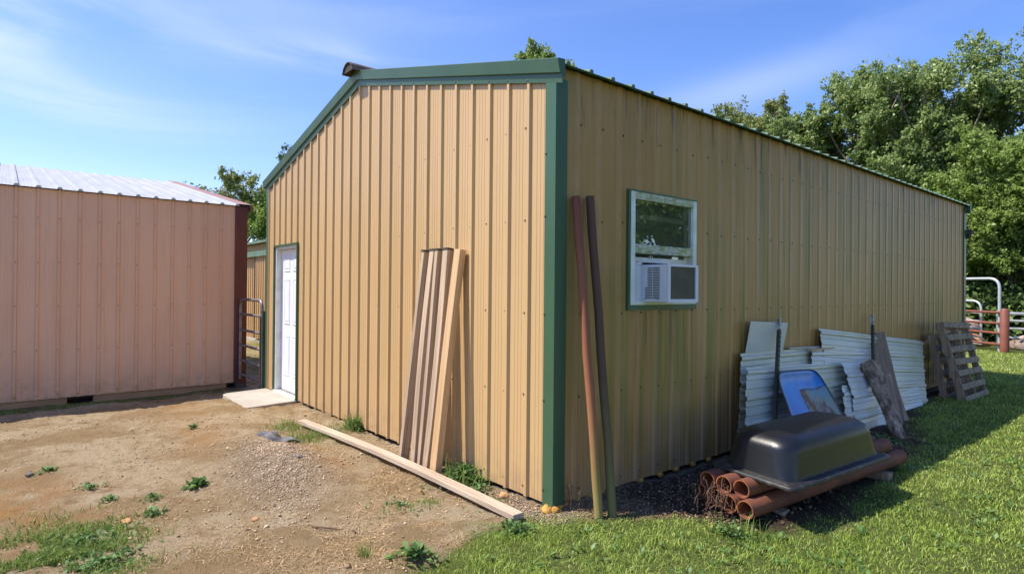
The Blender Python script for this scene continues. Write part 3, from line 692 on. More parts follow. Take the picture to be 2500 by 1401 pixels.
# ------------------------------------------------------------------ pink-tan shed on the left
SH = empty('storage_shed', (-7.3566, .0491, -.2), 'faded pinkish tan metal shed with burgundy corner trim and white roof', 'shed', rz=.0130)
SW, SLN = 11.2, 9.0; so = .2       # local z is world z + .2
def sheroof(x): return 2.775+.2*min(-x, x+SW)+so
m_ = MB()
prof = rib_profile(-SLN, -.15, -.3717-.0491*0)
panel(m_, prof, lambda q, o_, z: (o_, q, z), -.081+so, lambda q: 2.765+so, 'pink_tan')
pts = []
for z in (2.37, 1.771, 1.1855, .5793, -.03):
    for k in range(38):
        pts.append((.020 if z < 2.5 else .001, -.3717-RIB*k, z+so+random.uniform(-.008, .008)))
screws(m_, pts, (1, 0, 0), 'screw', .0078)
m_.build('side_wall', SH)
m_ = MB(); prof = rib_profile(-SW, 0, -.3, extra=(-SW/2,))
panel(m_, prof, lambda q, o_, z: (q, 0+o_, z), -.081+so, lambda q: sheroof(q)-.02, 'pink_tan'); m_.build('end_wall', SH)
m_ = MB(); panel(m_, prof, lambda q, o_, z: (q, -SLN-o_, z), -.081+so, lambda q: sheroof(q)-.02, 'pink_tan'); m_.build('end_wall', SH)
m_ = MB(); prof = rib_profile(-SLN, 0, -.3717); panel(m_, prof, lambda q, o_, z: (-SW-o_, q, z), -.081+so, lambda q: 2.765+so, 'pink_tan'); m_.build('side_wall', SH)
m_ = MB(); corner(m_, 0, 0, 1, 1, -.09+so, 2.76+so, .12, .165, 'burgundy'); m_.build('corner_trim', SH)
m_ = MB(); prof = rib_profile(-SLN-.1, .06, -.3717, h=.030, wide=.012)
for sgn in (1, -1):
    for (a_, oa), (b_, ob) in zip(prof[:-1], prof[1:]):
        q = []
        for s_, o_, t in ((a_, oa, -.06), (b_, ob, -.06), (b_, ob, SW/2), (a_, oa, SW/2)):
            x = -t if sgn > 0 else -SW+t
            q.append((x+sgn*.196*o_, s_, 2.785+so+.2*t+.98*o_))
        m_.add(q, [(0, 1, 2, 3)], 'galv')
        if oa+ob > .004: m_.add([q[0], q[1], (q[1][0]-sgn*.196*ob, q[1][1], q[1][2]-.98*ob-.003), (q[0][0]-sgn*.196*oa, q[0][1], q[0][2]-.98*oa-.003)], [(0, 1, 2, 3)], 'galv')
m_.build('roof', SH)
m_ = MB()
for xa, xb in ((.075, -SW/2), (-SW/2, -SW-.075)):
    za, zb_ = 2.79+so+.2*min(-xa, xa+SW), 2.79+so+.2*min(-xb, xb+SW)
    pr = [(-.12, .030), (.075, .030), (.080, .026), (.076, -.08), (.070, -.08), (.072, .024), (-.12, .024)]
    vs = [(xa, p[0], za+p[1]) for p in pr]+[(xb, p[0], zb_+p[1]) for p in pr]; n = len(pr)
    m_.add(vs, [(i, (i+1) % n, n+(i+1) % n, n+i) for i in range(n)]+[tuple(range(n)), tuple(range(n, 2*n))], 'rust_trim')
m_.build('rake_trim', SH)
m_ = MB(); m_.box((-.16, -SLN, -.19+so), (-.035, -2.32, -.086+so), 'skid'); m_.build('skid_beam', SH)
m_ = MB(); m_.box((-.16, -2.02, -.19+so), (-.035, -.26, -.086+so), 'skid'); m_.build('skid_beam', SH)
m_ = MB(); m_.box((-.14, -.12, -.22+so), (.0, .04, -.084+so), 'block'); m_.build('footing_block', SH)
m_ = MB(); m_.box((-.5, -SLN+.02, -.3+so), (-.22, -.02, -.084+so), 'dark'); m_.box((-SW+.1, -SLN+.1, -.12+so), (-.05, -.1, -.07+so), 'dark'); m_.build('floor', SH)

# ------------------------------------------------------------------ gate between the two buildings
def arch(pts, r, n=6):   # round the corners of a polyline
    out = [Vector(pts[0])]
    for i in range(1, len(pts)-1):
        p, a_, b_ = Vector(pts[i]), Vector(pts[i-1]), Vector(pts[i+1]); da = (a_-p).normalized(); db = (b_-p).normalized()
        for k in range(n+1):
            t = k/n; out.append((p+da*r)*(1-t)**2+p*2*t*(1-t)+(p+db*r)*t*t)
    out.append(Vector(pts[-1])); return out
gl = (-6.75, -.03, -.12); G = empty('tube_gate', gl, 'short grey tubular gate between the pink shed and the tan building', 'gate')
a = MB(); gx0, gx1 = -7.30, -6.18
a.tube(arch([(gx0, -.03, -.02), (gx0, -.03, 1.265), (gx1, -.03, 1.265), (gx1, -.03, -.02)], .14), .023, 'gate_metal', 10); a.build('gate_frame', G, gl)
for z in (1.03, .775, .53, .29, .06):
    a = MB(); a.tube([(gx0, -.03, z), (gx1, -.03, z)], .020, 'gate_metal', 10); a.build('rail', G, gl)
a = MB(); a.tube([(gx1+.005, -.045, -.05), (gx1+.005, -.045, 1.02)], .026, 'chain', 8); a.build('wrapped_chain', G, gl)
a = MB()
a.box((-6.135, -.055, -.2), (-6.085, -.005, 1.10), 'tpost'); a.box((-6.15, -.06, 1.10), (-6.075, 0, 1.112), 'tpost')
o = a.build('gate_post', None, (-6.11, -.03, -.15)); tag(o, 'slim dark post between the tube gate and the tan building corner', 'post')

# ------------------------------------------------------------------ far building beyond the gate
fl = (-19, 3.6, -.5); FB = empty('far_metal_building', fl, 'distant tan metal building with sliding door rail seen behind the gate', 'building')
a = MB(); prof = rib_profile(-27, -13, -19.0)
panel(a, prof, lambda q, o_, z: (q, 3.6-o_*1.3, z), -.42, lambda q: 2.96, 'tan'); a.build('front_wall', FB, fl)
prof = rib_profile(-18.6, -13.1, -18.4)
a = MB(); panel(a, prof, lambda q, o_, z: (q, 3.50-o_*1.3, z), -.30, lambda q: 2.52, 'tan'); a.box((-18.66, 3.47, -.30), (-18.60, 3.51, 2.52), 'edge'); a.build('sliding_door', FB, fl)
a = MB(); a.box((-27, 3.40, 2.50), (-13, 3.56, 2.68), 'green_roof'); a.build('door_rail', FB, fl)
a = MB(); a.add([(-27.1, 3.4, 2.98), (-12.9, 3.4, 2.98), (-12.9, 9, 3.35), (-27.1, 9, 3.35)], [(0, 1, 2, 3)], 'green_roof'); a.box((-27.1, 3.38, 2.94), (-12.9, 3.44, 3.02), 'green_roof'); a.build('roof', FB, fl)
a = MB(); a.box((-27, 3.7, -.4), (-26.95, 9, 2.95), 'tan'); a.box((-13.05, 3.7, -.4), (-13, 9, 2.95), 'tan'); a.box((-27, 8.95, -.4), (-13, 9, 3.3), 'tan'); a.build('rear_wall', FB, fl)
a = MB(); a.box((-27, 3.54, -.7), (-13, 3.7, -.34), 'concrete'); a.build('footing', FB, fl)

# ------------------------------------------------------------------ leaning and lying lumber, poles, pipes
def place(o, base, top, hint):
    """local Z from base to top, local Y towards hint"""
    base, top = Vector(base), Vector(top); z = (top-base).normalized(); y = Vector(hint); y = (y-z*y.dot(z)).normalized(); x = y.cross(z)
    o.matrix_world = Matrix(((x.x, y.x, z.x, base.x), (x.y, y.y, z.y, base.y), (x.z, y.z, z.z, base.z), (0, 0, 0, 1))); return (top-base).length
def lumber(name, base, top, w, t, m, hint, label, cat, group=None, warp=.004, seed=0, cap=False):
    L = (Vector(top)-Vector(base)).length; rr = random.Random(seed); mb = MB(); n = 9; vs = []
    bx, by = rr.uniform(-warp, warp), rr.uniform(-warp, warp)
    for i in range(n):
        q = i/(n-1); ox = bx*math.sin(q*math.pi)*3; oy = by*math.sin(q*math.pi)*3
        for sx, sy in ((-1, -1), (1, -1), (1, 1), (-1, 1)): vs.append((ox+sx*w/2+rr.uniform(-.0006, .0006), oy+sy*t/2, q*L))
    fs = [(i*4+k, i*4+(k+1) % 4, (i+1)*4+(k+1) % 4, (i+1)*4+k) for i in range(n-1) for k in range(4)]+[(3, 2, 1, 0), tuple(n*4-4+k for k in range(4))]
    mb.add(vs, fs, m); o = mb.build(name); bevel(o, .004, 2); place(o, base, top, hint); tag(o, label, cat, group)
    if cap:
        c = MB(); c.box((-w/2-.006, -t/2-.006, L-.004), (w/2+.008, t/2+.006, L+.010), 'cap'); c.box((-w/2-.006, -t/2-.008, L-.02), (-w/2+.02, -t/2-.001, L+.010), 'cap'); c.build('end_strap', o)
    return o
GB = 'boards leaning on the sunlit wall'
zt = 1.785
lumber('leaning_board', (-1.615, -.235, g1(-1.615, -.235)), (-1.565, -.046, zt+.005), .045, .085, 'wood_grey', (0, -1, 0), 'narrow weathered board, leftmost of the leaning boards on the tan wall', 'board', GB, seed=1, cap=True)
lumber('leaning_board', (-1.455, -.225, g1(-1.455, -.225)), (-1.462, -.046, zt+.012), .072, .038, 'wood_grey', (0, -1, 0), 'wide greyish leaning board, second from the left beside the narrow leftmost one', 'board', GB, seed=2, cap=True)
lumber('leaning_board', (-1.392, -.190, g1(-1.39, -.19)), (-1.365, -.046, zt+.010), .048, .070, 'wood_grey', (0, -1, 0), 'middle board of the five leaning ones, partly hidden at its foot', 'board', GB, seed=3, cap=True)
lumber('leaning_board', (-1.262, -.215, g1(-1.262, -.215)), (-1.235, -.046, zt+.010), .078, .060, 'wood_grey', (0, -1, 0), 'weathered grey leaning board with knots, just left of the fresh yellow one', 'board', GB, seed=4, cap=True)
lumber('leaning_board', (-1.110, -.235, g1(-1.11, -.235)), (-1.058, -.046, zt+.0), .089, .060, 'wood_tan', (0, -1, 0), 'fresh yellowish board, rightmost of the leaning boards', 'board', GB, seed=5)
pz = lambda x, y, dz: (x, y, g1(x, y)+dz)
lumber('ground_plank', (-3.50, -.42, .012), (.012, -.315, .008), .088, .038, 'wood_pale', (0, 0, 1), 'long bleached timber lying on the dirt along the sunlit wall', 'timber', seed=6, warp=.01)

def pole(base, top, r, m, label, group, seed=0):
    L = (Vector(top)-Vector(base)).length; mb = MB(); n = 9
    mb.tube([(0.0025*math.sin(i*1.7+seed), .002*math.cos(i*2.1+seed), L*i/(n-1)) for i in range(n)], r, m, 18); o = mb.build('leaning_pipe'); place(o, base, top, (1, 0, 0)); tag(o, label, 'pipe', group); return o
def polemat(name, lo, midc, hi, a, b_):
    m = mat(name, (1, 1, 1)); t = m.node_tree; n = t.nodes; l = t.links; b = n['Principled BSDF']; b.inputs['Roughness'].default_value = .8
    tcn = n.new('ShaderNodeTexCoord'); sp = n.new('ShaderNodeSeparateXYZ'); l.new(tcn.outputs['Object'], sp.inputs[0])
    q = n.new('ShaderNodeTexNoise'); q.inputs['Scale'].default_value = 9; q.inputs['Detail'].default_value = 6; l.new(tcn.outputs['Object'], q.inputs['Vector'])
    ma = n.new('ShaderNodeMath'); ma.operation = 'MULTIPLY_ADD'; ma.inputs[1].default_value = .7; l.new(q.outputs[0], ma.inputs[0]); l.new(sp.outputs[2], ma.inputs[2])
    r = n.new('ShaderNodeValToRGB'); r.color_ramp.elements[0].position = .0; r.color_ramp.elements[0].color = (*lo, 1); r.color_ramp.elements[1].position = 1; r.color_ramp.elements[1].color = (*hi, 1)
    e = r.color_ramp.elements.new(a); e.color = (*lo, 1); e = r.color_ramp.elements.new(b_); e.color = (*midc, 1)
    mr = n.new('ShaderNodeMath'); mr.operation = 'DIVIDE'; mr.inputs[1].default_value = 2.6; l.new(ma.outputs[0], mr.inputs[0]); l.new(mr.outputs[0], r.inputs[0]); l.new(r.outputs[0], b.inputs['Base Color'])
    return m
M['pole_a'] = polemat('rusty_pole_mossy_foot', (.26, .21, .06), (.33, .12, .05), (.17, .055, .035), .16, .42)
M['pole_b'] = polemat('dark_pole_mossy_foot', (.15, .135, .045), (.10, .06, .035), (.11, .05, .03), .18, .5)
pole((.275, .165, -.06), (.048, .150, 2.11), .030, 'pole_a', 'orange rusty pipe leaning in the shade nearest the green corner', 'rusty pipes leaning on the shaded wall', 1)
pole((.315, .255, -.06), (.048, .290, 2.125), .030, 'pole_b', 'dark brown mossy pipe leaning on the wall, farther from the green corner', 'rusty pipes leaning on the shaded wall', 2)

# stack of steel pipes on wooden blocks
def steel_pipe(x0, y0, x1, y1, z, label, zf=None):
    r, ri = .0605, .0525; n = 28; L = math.hypot(x1-x0, y1-y0); mb = MB()
    vs = []; rr = [(r, 0), (r, L), (ri, L), (ri, 0)]
    for q, zz_ in rr:
        for k in range(n): t = 2*math.pi*k/n; vs.append((q*math.cos(t), q*math.sin(t), zz_))
    mb.add(vs, [(k, (k+1) % n, n+(k+1) % n, n+k) for k in range(n)], 'rust', True)
    mb.add(vs, [(2*n+k, 2*n+(k+1) % n, 3*n+(k+1) % n, 3*n+k) for k in range(n)], 'rust_in', True)
    mb.add(vs, [(3*n+k, 3*n+(k+1) % n, (k+1) % n, k) for k in range(n)]+[(n+k, n+(k+1) % n, 2*n+(k+1) % n, 2*n+k) for k in range(n)], 'rust_in')
    o = mb.build('steel_pipe'); place(o, (x0, y0, z), (x1, y1, z if zf is None else zf), (0, 0, 1)); tag(o, label, 'pipe', 'rusty steel pipes stacked under the black tub'); return o
zb0, zt0 = .065, .1705
for k, (x, y, lab) in enumerate(((.58, .93, 'bottom steel pipe nearest the shaded wall, hidden deepest in the stack'), (.70, .86, 'bottom steel pipe second from the wall, choked by dead roots'), (.82, .82, 'bottom steel pipe just left of the longest front pipe'), (.945, .80, 'longest rusty pipe at the lower front of the stack, nearest the lawn'))):
    steel_pipe(x, y, x+.18, y+2.15+.03*k, zb0, lab)
for k, (x, y, y1, lab) in enumerate(((.642, .85, 2.95, 'top steel pipe nearest the shaded wall'), (.764, .852, 2.92, 'middle pipe of the top row in the rusty stack'), (.884, .862, 2.90, 'top steel pipe nearest the lawn, orange in the sun'))):
    steel_pipe(x, y, x+.18*(y1-y)/2.15, y1, zt0, lab)
for x0, y0, lab in ((.52, 1.12, 'dark wood block under the near end of the pipes'), (.66, 2.62, 'dark wood block under the far end of the pipes')):
    a = MB(); a.box((x0, y0, -.12), (x0+.52, y0+.09, .003), 'wood_dark'); o = a.build('support_block', None, (x0+.26, y0+.045, -.06)); tag(o, lab, 'wood block')

# ------------------------------------------------------------------ upside-down black tub
def build_tub():
    th = math.radians(6); loc = Vector((1.195, .925, .232)); L, Wd, H = 1.31, .625, .275
    o_ = empty('utility_tub', loc, 'black plastic tub lying upside down on the rusty pipes', 'tub')
    # local axes: +Y along its length, -X towards the wall; near lawn-side corner at the origin
    def rrect(x0, x1, y0, y1, r, n=8):
        P = []
        for cx, cy, a0 in ((x1-r, y1-r, 0), (x0+r, y1-r, 90), (x0+r, y0+r, 180), (x1-r, y0+r, 270)):
            for i in range(n+1):
                t = math.radians(a0+90*i/n); P.append((cx+r*math.cos(t), cy+r*math.sin(t)))
        return P
    rings = []
    def ring(ins, z, r, extra=0): rings.append([(x, y, z) for x, y in rrect(-Wd+ins, -ins, ins+extra, L-ins-extra, r)])
    ring(0, -.018, .055); ring(-.002, .0, .055); ring(.008, .006, .055); ring(.045, .006, .07); ring(.058, .012, .08)
    ring(.064, .05, .11, .0); ring(.070, .11, .12, .003)
    ring(.078, .165, .13, .006)
    for k in range(1, 9):
        t = k/8*math.pi/2; ring(.078+.100*(1-math.cos(t)), .165+.108*math.sin(t), .13, .006+.05*(1-math.cos(t)))
    n = len(rings[0]); vs = [p for r in rings for p in r]; mb = MB()
    c, s_ = math.cos(-th), math.sin(-th)
    def T(p):
        x, y, z = p; z += .035*(y/L-.4)*0 - .02*(x/Wd)*0
        return (x*c-y*s_, x*s_+y*c, z)
    cx = -Wd/2; cy = L/2; vs2 = list(vs)
    # slightly crowned flat bottom
    last = len(rings)-1
    for q in (.66, .33):
        vs2 += [(cx+(p[0]-cx)*q, cy+(p[1]-cy)*q, p[2]+.010*(1-q)) for p in rings[-1]]
    vs2.append((cx, cy, rings[-1][0][2]+.010))
    tot = len(rings)+2
    V = [T(p) for p in vs2]
    fr = [(i*n+k, i*n+(k+1) % n, (i+1)*n+(k+1) % n, (i+1)*n+k) for i in range(4) for k in range(n)]
    fb = [(i*n+k, i*n+(k+1) % n, (i+1)*n+(k+1) % n, (i+1)*n+k) for i in range(4, tot-1) for k in range(n)]+[((tot-1)*n+k, (tot-1)*n+(k+1) % n, tot*n) for k in range(n)]
    mb.add(V, fb, 'tub', True); b = mb.build('body', o_)
    mb = MB(); mb.add(V[:5*n], fr, 'tub_dirt', True); mb.build('rim', o_)
    for nm in ('body', 'rim'): pass
    o_.rotation_euler = (math.radians(1.2), math.radians(1.5), 0)
build_tub()

# ------------------------------------------------------------------ scrap metal sheets
def sheet(name, TL, TR, BLp, BRp, m, label, group='scrap roofing sheets against the shaded wall', bulge=0, phase=.04, wave=0, nu=14, rib=.017, flip=1, droop=0, m2=None, vertical=False):
    TL, TR, BLp, BRp = map(Vector, (TL, TR, BLp, BRp)); H = ((TL-BLp).length+(TR-BRp).length)/2
    n0 = (TR-TL).cross(BLp-TL).normalized()
    if n0.x < 0: n0 = -n0
    Wd = (TR-TL).length
    pr = []; k = -1; hh_ = Wd if vertical else H
    while k*RIB+phase < hh_+.3:
        c_ = phase+k*RIB; k += 1
        pr += [(c_-.030, 0), (c_-.012, rib), (c_+.010, rib), (c_+.026, 0)]
        for q in (.0762, .1524): pr += [(c_+q-.009, .0075), (c_+q-.002, .0)]
    xs_, ys_ = [p[0] for p in pr], [p[1] for p in pr]
    pr = [(0, float(np.interp(0, xs_, ys_)))]+[p for p in pr if 0 < p[0] < hh_]+[(hh_, float(np.interp(hh_, xs_, ys_)))]
    # each profile point: position q across the ribs, offset o
    vs = []; 
    for i in range(nu+1):
        for q, of in pr:
            if vertical: u, v = q/Wd, i/nu
            else: u, v = i/nu, q/H
            p = (TL*(1-u)+TR*u)*(1-v)+(BLp*(1-u)+BRp*u)*v
            bl = bulge*math.sin(math.pi*v)*(.35+.65*math.sin(math.pi*min(1, u+.15)))
            wv = wave*math.sin(v*17+u*3)*(1-u)
            p = p+n0*(of*flip+bl+.006*math.sin(u*9+v*4))
            p = p+(TR-TL).normalized()*wv*.6+Vector((0, 0, -droop*math.sin(math.pi*u)))
            vs.append(p)
    n = len(pr); fs = [(i*n+k, i*n+k+1, (i+1)*n+k+1, (i+1)*n+k) for i in range(nu) for k in range(n-1)]
    loc = (BLp+BRp)/2; mb = MB(); mb.add(vs, fs, m); o = mb.build(name, None, loc); tag(o, label, 'metal sheet', group)
    sd = o.modifiers.new('solid', 'SOLIDIFY'); sd.thickness = .0016; return o
sheet('scrap_sheet', (.045, 4.00, 1.065), (.045, 7.50, .755), (.26, 3.80, .18), (.30, 6.80, -.045), 'sheet', 'long pale ribbed sheet farthest right, its top edge sloping down', phase=.05)
sheet('scrap_sheet', (.055, 4.1, .99), (.055, 6.9, .70), (.23, 3.9, -.04), (.34, 6.50, -.075), 'sheet_cool', 'ribbed sheet tucked low behind the long right-hand one', phase=.12)
sheet('scrap_sheet', (.060, 2.32, .895), (.045, 4.6, .842), (.22, 1.98, -.03), (.22, 4.5, -.03), 'sheet', 'greenish ribbed sheet at the back left, below the flat white panel', phase=.05)
sheet('scrap_sheet', (.100, 3.66, .872), (.100, 5.66, .745), (.285, 3.45, -.03), (.29, 5.4, -.04), 'sheet_cool', 'cleaner ribbed sheet overlapping the middle, its top edge rising to the left', phase=.06)
sheet('scrap_sheet', (.17, 2.22, .785), (.16, 4.36, .680), (.39, 1.78, -.03), (.36, 4.1, -.03), 'sheet', 'ribbed sheet standing in front of the left ones, behind the blue tray', phase=.045, wave=.008)
sheet('curled_sheet', (.25, 4.05, .715), (.20, 5.09, .64), (.44, 3.90, -.02), (.46, 4.78, -.03), 'sheet_cool', 'curled ribbed sheet behind the bark covered log', bulge=.075, phase=.16, wave=.02, nu=18)
sheet('scrap_sheet', (.33, 3.87, .485), (.33, 4.22, .455), (.46, 3.62, -.02), (.45, 3.95, -.02), 'sheet_cool', 'small ribbed offcut between the blue tray and the curled sheet', phase=.10, bulge=.02, wave=.02, nu=6)
# flat panel
a = MB(); a.obox(((.05+.075)/2, 2.805, 1.0), (.0035, 0, 0), (0, .365, -.018), (.012, .035, .17), 'sheet_cool'); o = a.build('flat_panel', None, (.06, 2.8, .83)); bevel(o, .003); tag(o, 'small flat white panel standing highest above the left sheets', 'metal sheet')
a = MB(); a.obox((.05, 3.68, .875), (.012, 0, 0), (0, .38, -.012), (0, 0, .007), 'sheet_cool'); o = a.build('metal_strip', None, (.05, 3.68, .87)); tag(o, 'thin white strip lying on top of the left sheets', 'strip')
lumber('wood_strip', (.115, 3.62, .857), (.058, 4.62, .838), .045, .022, 'wood_tan', (0, 0, 1), 'pinkish wooden stick lying on the top edge of the sheets', 'stick', seed=9)

# ------------------------------------------------------------------ blue tray
def build_tray():
    TL, TR, BR, BLq = map(Vector, ((.29, 2.50, .735), (.26, 3.42, .685), (.66, 3.42, .02), (.70, 2.24, .05)))
    n0 = (TR-TL).cross(BLq-TL).normalized(); n0 = -n0 if n0.x < 0 else n0
    def P(u, v): return (TL*(1-u)+TR*u)*(1-v)+(BLq*(1-u)+BR*u)*v
    base = Vector((.6, 2.8, .0)); root = empty('metal_tray', base, 'blue enamel tray with a rusted right side, propped behind the black tub', 'tray')
    NU, NV = 26, 26; r = .16
    def rim_uv(u, v):   # squeeze the square grid into a rounded rectangle
        x, y = 2*u-1, 2*v-1
        m_ = max(abs(x), abs(y)); 
        if m_ < 1e-6: return u, v
        # superellipse mapping
        l_ = (abs(x)**7+abs(y)**7)**(1/7); k = m_/l_
        return .5+.5*x*k, .5+.5*y*k
    def grid(rusty, m):
        u0, u1 = 0, 1
        vs = []; fs = []; nu = max(2, int(NU*(u1-u0)))
        for i in range(nu+1):
            for j in range(NV+1):
                u = u0+(u1-u0)*i/nu; v = j/NV; uu, vv = rim_uv(u, v); e = max(abs(2*u-1), abs(2*v-1))
                dish = -.045*(1-min(1, max(0, (e-.72)/.28))**2)
                vs.append(P(uu, vv)+n0*(dish+.01))
        for i in range(nu):
            for j in range(NV):
                if ((i >= nu*.46) and (j >= NV*.20)) != rusty: continue
                fs.append((i*(NV+1)+j, i*(NV+1)+j+1, (i+1)*(NV+1)+j+1, (i+1)*(NV+1)+j))
        mb = MB(); mb.add(vs, fs, m, True); return mb
    p1 = grid(False, 'blue').build('painted_face', root, base); p2 = grid(True, 'blue_rust').build('rusted_face', root, base)
    p2['label'] = 'rusted pale blue side of the tray'
    for q in (p1, p2): sd = q.modifiers.new('solid', 'SOLIDIFY'); sd.thickness = .003
    path = []
    for k in range(65):
        t = 2*math.pi*k/64; x, y = math.cos(t), math.sin(t); l_ = max(abs(x), abs(y)); u, v = .5+.5*x/l_, .5+.5*y/l_; uu, vv = rim_uv(u, v); path.append(P(uu, vv)+n0*.011)
    mb = MB(); mb.tube(path, .006, 'edge', 8, cap=False); mb.build('rolled_rim', root, base)
build_tray()

# ------------------------------------------------------------------ T-posts
def tpost(base, top, label, tipl):
    L = (Vector(top)-Vector(base)).length
    root = bpy.data.objects.new('fence_post', None); COL.objects.link(root); place(root, base, top, (1, 0, 0)); tag(root, label, 'post', 'steel fence posts leaning on the sheets'); root.empty_display_size = .2
    def prof(mb, z0, z1, m):
        pr = [(-.019, .004), (.019, .004), (.019, 0), (.003, -.001), (.0025, -.030), (-.0025, -.030), (-.003, -.001), (-.019, 0)]
        n = len(pr); mb.add([(x, y, z0) for x, y in pr]+[(x, y, z1) for x, y in pr], [(i, (i+1) % n, n+(i+1) % n, n+i) for i in range(n)]+[tuple(range(n-1, -1, -1)), tuple(range(n, 2*n))], m)
    a_ = MB(); prof(a_, 0, L-tipl, 'tpost')
    z = .3
    while z < L-tipl-.02: a_.box((-.006, .004, z), (.006, .011, z+.018), 'tpost'); z += .054
    a_.build('post_shaft', root); a_ = MB(); prof(a_, L-tipl, L, 'tip'); a_.build('painted_tip', root)
tpost((.50, 2.07, -.04), (.090, 3.02, 1.20), 'dark steel post with a pale chipped tip, in front of the left sheets', .13)
tpost((.40, 4.62, -.04), (.060, 5.54, 1.185), 'dark steel post with a white tip, above the log and grey boards', .16)

# ------------------------------------------------------------------ old grey boards and the log
lumber('old_board', (.46, 5.12, -.04), (.045, 5.72, .945), .16, .025, 'wood_dark', (.35, -1, 0), 'dark wide board behind the others, its top cut at a slant', 'board', 'grey boards leaning by the log', seed=21)
lumber('old_board', (.46, 4.88, -.04), (.115, 5.44, .835), .13, .025, 'wood_dark', (.35, -1, 0), 'brownish old board with a square top, next to the log', 'board', 'grey boards leaning by the log', seed=22)
lumber('old_board', (.55, 4.95, -.04), (.29, 5.36, .475), .055, .03, 'wood_grey', (.35, -1, 0), 'short pale split board, left of the two short ones', 'board', 'grey boards leaning by the log', seed=23)
lumber('old_board', (.52, 5.22, -.04), (.27, 5.50, .470), .075, .03, 'wood_grey', (.35, -1, 0), 'short weathered board at the right, foot in the dirt', 'board', 'grey boards leaning by the log', seed=24)
def build_log():
    base, top = Vector((.80, 4.16, -.05)), Vector((.33, 4.62, .655)); ax = (top-base).normalized(); L = (top-base).length
    rr = random.Random(5); mb = MB(); n = 28; K = 26; vs = []
    for i in range(K+1):
        q = i/K; rad = .048+.040*q+.006*math.sin(q*9)
        off = Vector((.006*math.sin(q*5), .006*math.sin(q*3.1), 0))
        for k in range(n):
            t = 2*math.pi*k/n; r_ = rad*(1+.13*math.sin(5*t+q*6)*.5+rr.uniform(-.11, .11)); vs.append((off.x+r_*math.cos(t), off.y+r_*math.sin(t), q*L))
    mb.add(vs, [(i*n+k, i*n+(k+1) % n, (i+1)*n+(k+1) % n, (i+1)*n+k) for i in range(K) for k in range(n)], 'bark', True)
    mb.add(vs[-n:], [tuple(range(n))], 'log_end'); mb.add(vs[:n], [tuple(range(n-1, -1, -1))], 'log_end')
    o = mb.build('bark_log'); place(o, base, top, (1, 0, 0)); tag(o, 'rough bark covered log leaning on the curled sheet', 'log')
build_log()

# ------------------------------------------------------------------ pallets
def pallet(TL, TR, BLq, BRq, label, ns, seed):
    TL, TR, BLq, BRq = map(Vector, (TL, TR, BLq, BRq)); rr = random.Random(seed); base = (BLq+BRq)/2
    n0 = (TR-TL).cross(BLq-TL).normalized(); n0 = -n0 if n0.x < 0 else n0
    root = empty('wooden_pallet', base, label, 'pallet', 'old pallets leaning by the far corner')
    def P(u, v): return (TL*(1-u)+TR*u)*(1-v)+(BLq*(1-u)+BRq*u)*v
    def bar(a_, b_, wv, off, th, m, up):
        d = (b_-a_)*.5; upn = (up-d.normalized()*up.dot(d.normalized())).normalized(); mb = MB(); mb.obox((a_+b_)/2+n0*off, d, upn*wv/2, n0*th/2, m, .004); return mb
    vdir = (P(.5, 0)-P(.5, 1)).normalized(); udir = (TR-TL).normalized()
    for u in (.03, .5, .97): bevel(bar(P(u, 1), P(u, 0), .045, .055, .085, 'wood_dark', udir).build('stringer', root, base), .004)
    for i in range(ns):
        v = .04+.92*i/(ns-1); bevel(bar(P(0, v+rr.uniform(-.01, .01)), P(1, v+rr.uniform(-.012, .012)), .085, .106, .016, 'wood_old', vdir).build('deck_board', root, base), .003)
    for i in range(4):
        v = .06+.88*i/3; bevel(bar(P(0, v), P(1, v), .085, .004, .016, 'wood_dark', vdir).build('deck_board', root, base), .003)
M['wood_old'] = mat('silvered_pallet_wood', (.34, .27, .185), (.21, .16, .105), 6, (2, 2, 2), rough=.9, bump=.004, bscale=14, c3=(.06, .045, .035), s3=5, lo3=.55, hi3=.7, f3=.7)
pallet((.09, 7.50, .84), (.09, 8.45, .84), (.27, 7.50, -.09), (.27, 8.45, -.09), 'shorter pallet, half hidden against the wall behind the other', 6, 2)
pallet((.23, 7.36, 1.03), (.28, 8.46, 1.0), (.52, 7.36, -.08), (.55, 8.42, -.09), 'taller slatted pallet leaning in front, nearest the lawn', 7, 1)

# ------------------------------------------------------------------ corral fence beyond the lawn
def gp(x, y, z): return (x, y, z+g1(x, y))
dv = Vector((-.79, .613, 0)); PB = Vector((-.80, 17.2, 0))
c = MB(); z0 = g1(PB.x, PB.y); c.tube([(PB.x, PB.y, z0-.1), (PB.x, PB.y, z0+1.12), (PB.x, PB.y, z0+1.16)], [.10, .10, .06], 'red_pipe', 16)
o = c.build('fence_post', None, (PB.x, PB.y, z0)); tag(o, 'thick red pipe post at the end of the red rails', 'post')
rl = (PB.x+dv.x*2, PB.y+dv.y*2, z0); RF = empty('pipe_rail_fence', rl, 'red oxide pipe rail fence running behind the far corner', 'fence')
for z in (1.05, .76, .50, .20):
    c = MB(); c.tube([Vector((PB.x, PB.y, z0+z))+dv*.1, Vector((PB.x, PB.y, z0+z))+dv*9], .036, 'red_pipe', 10); c.build('rail', RF, rl)
for t in (4.5, 9):
    c = MB(); q = PB+dv*t; c.tube([(q.x, q.y, z0-.1), (q.x, q.y, z0+1.08)], .07, 'red_pipe', 10); c.build('upright', RF, rl)
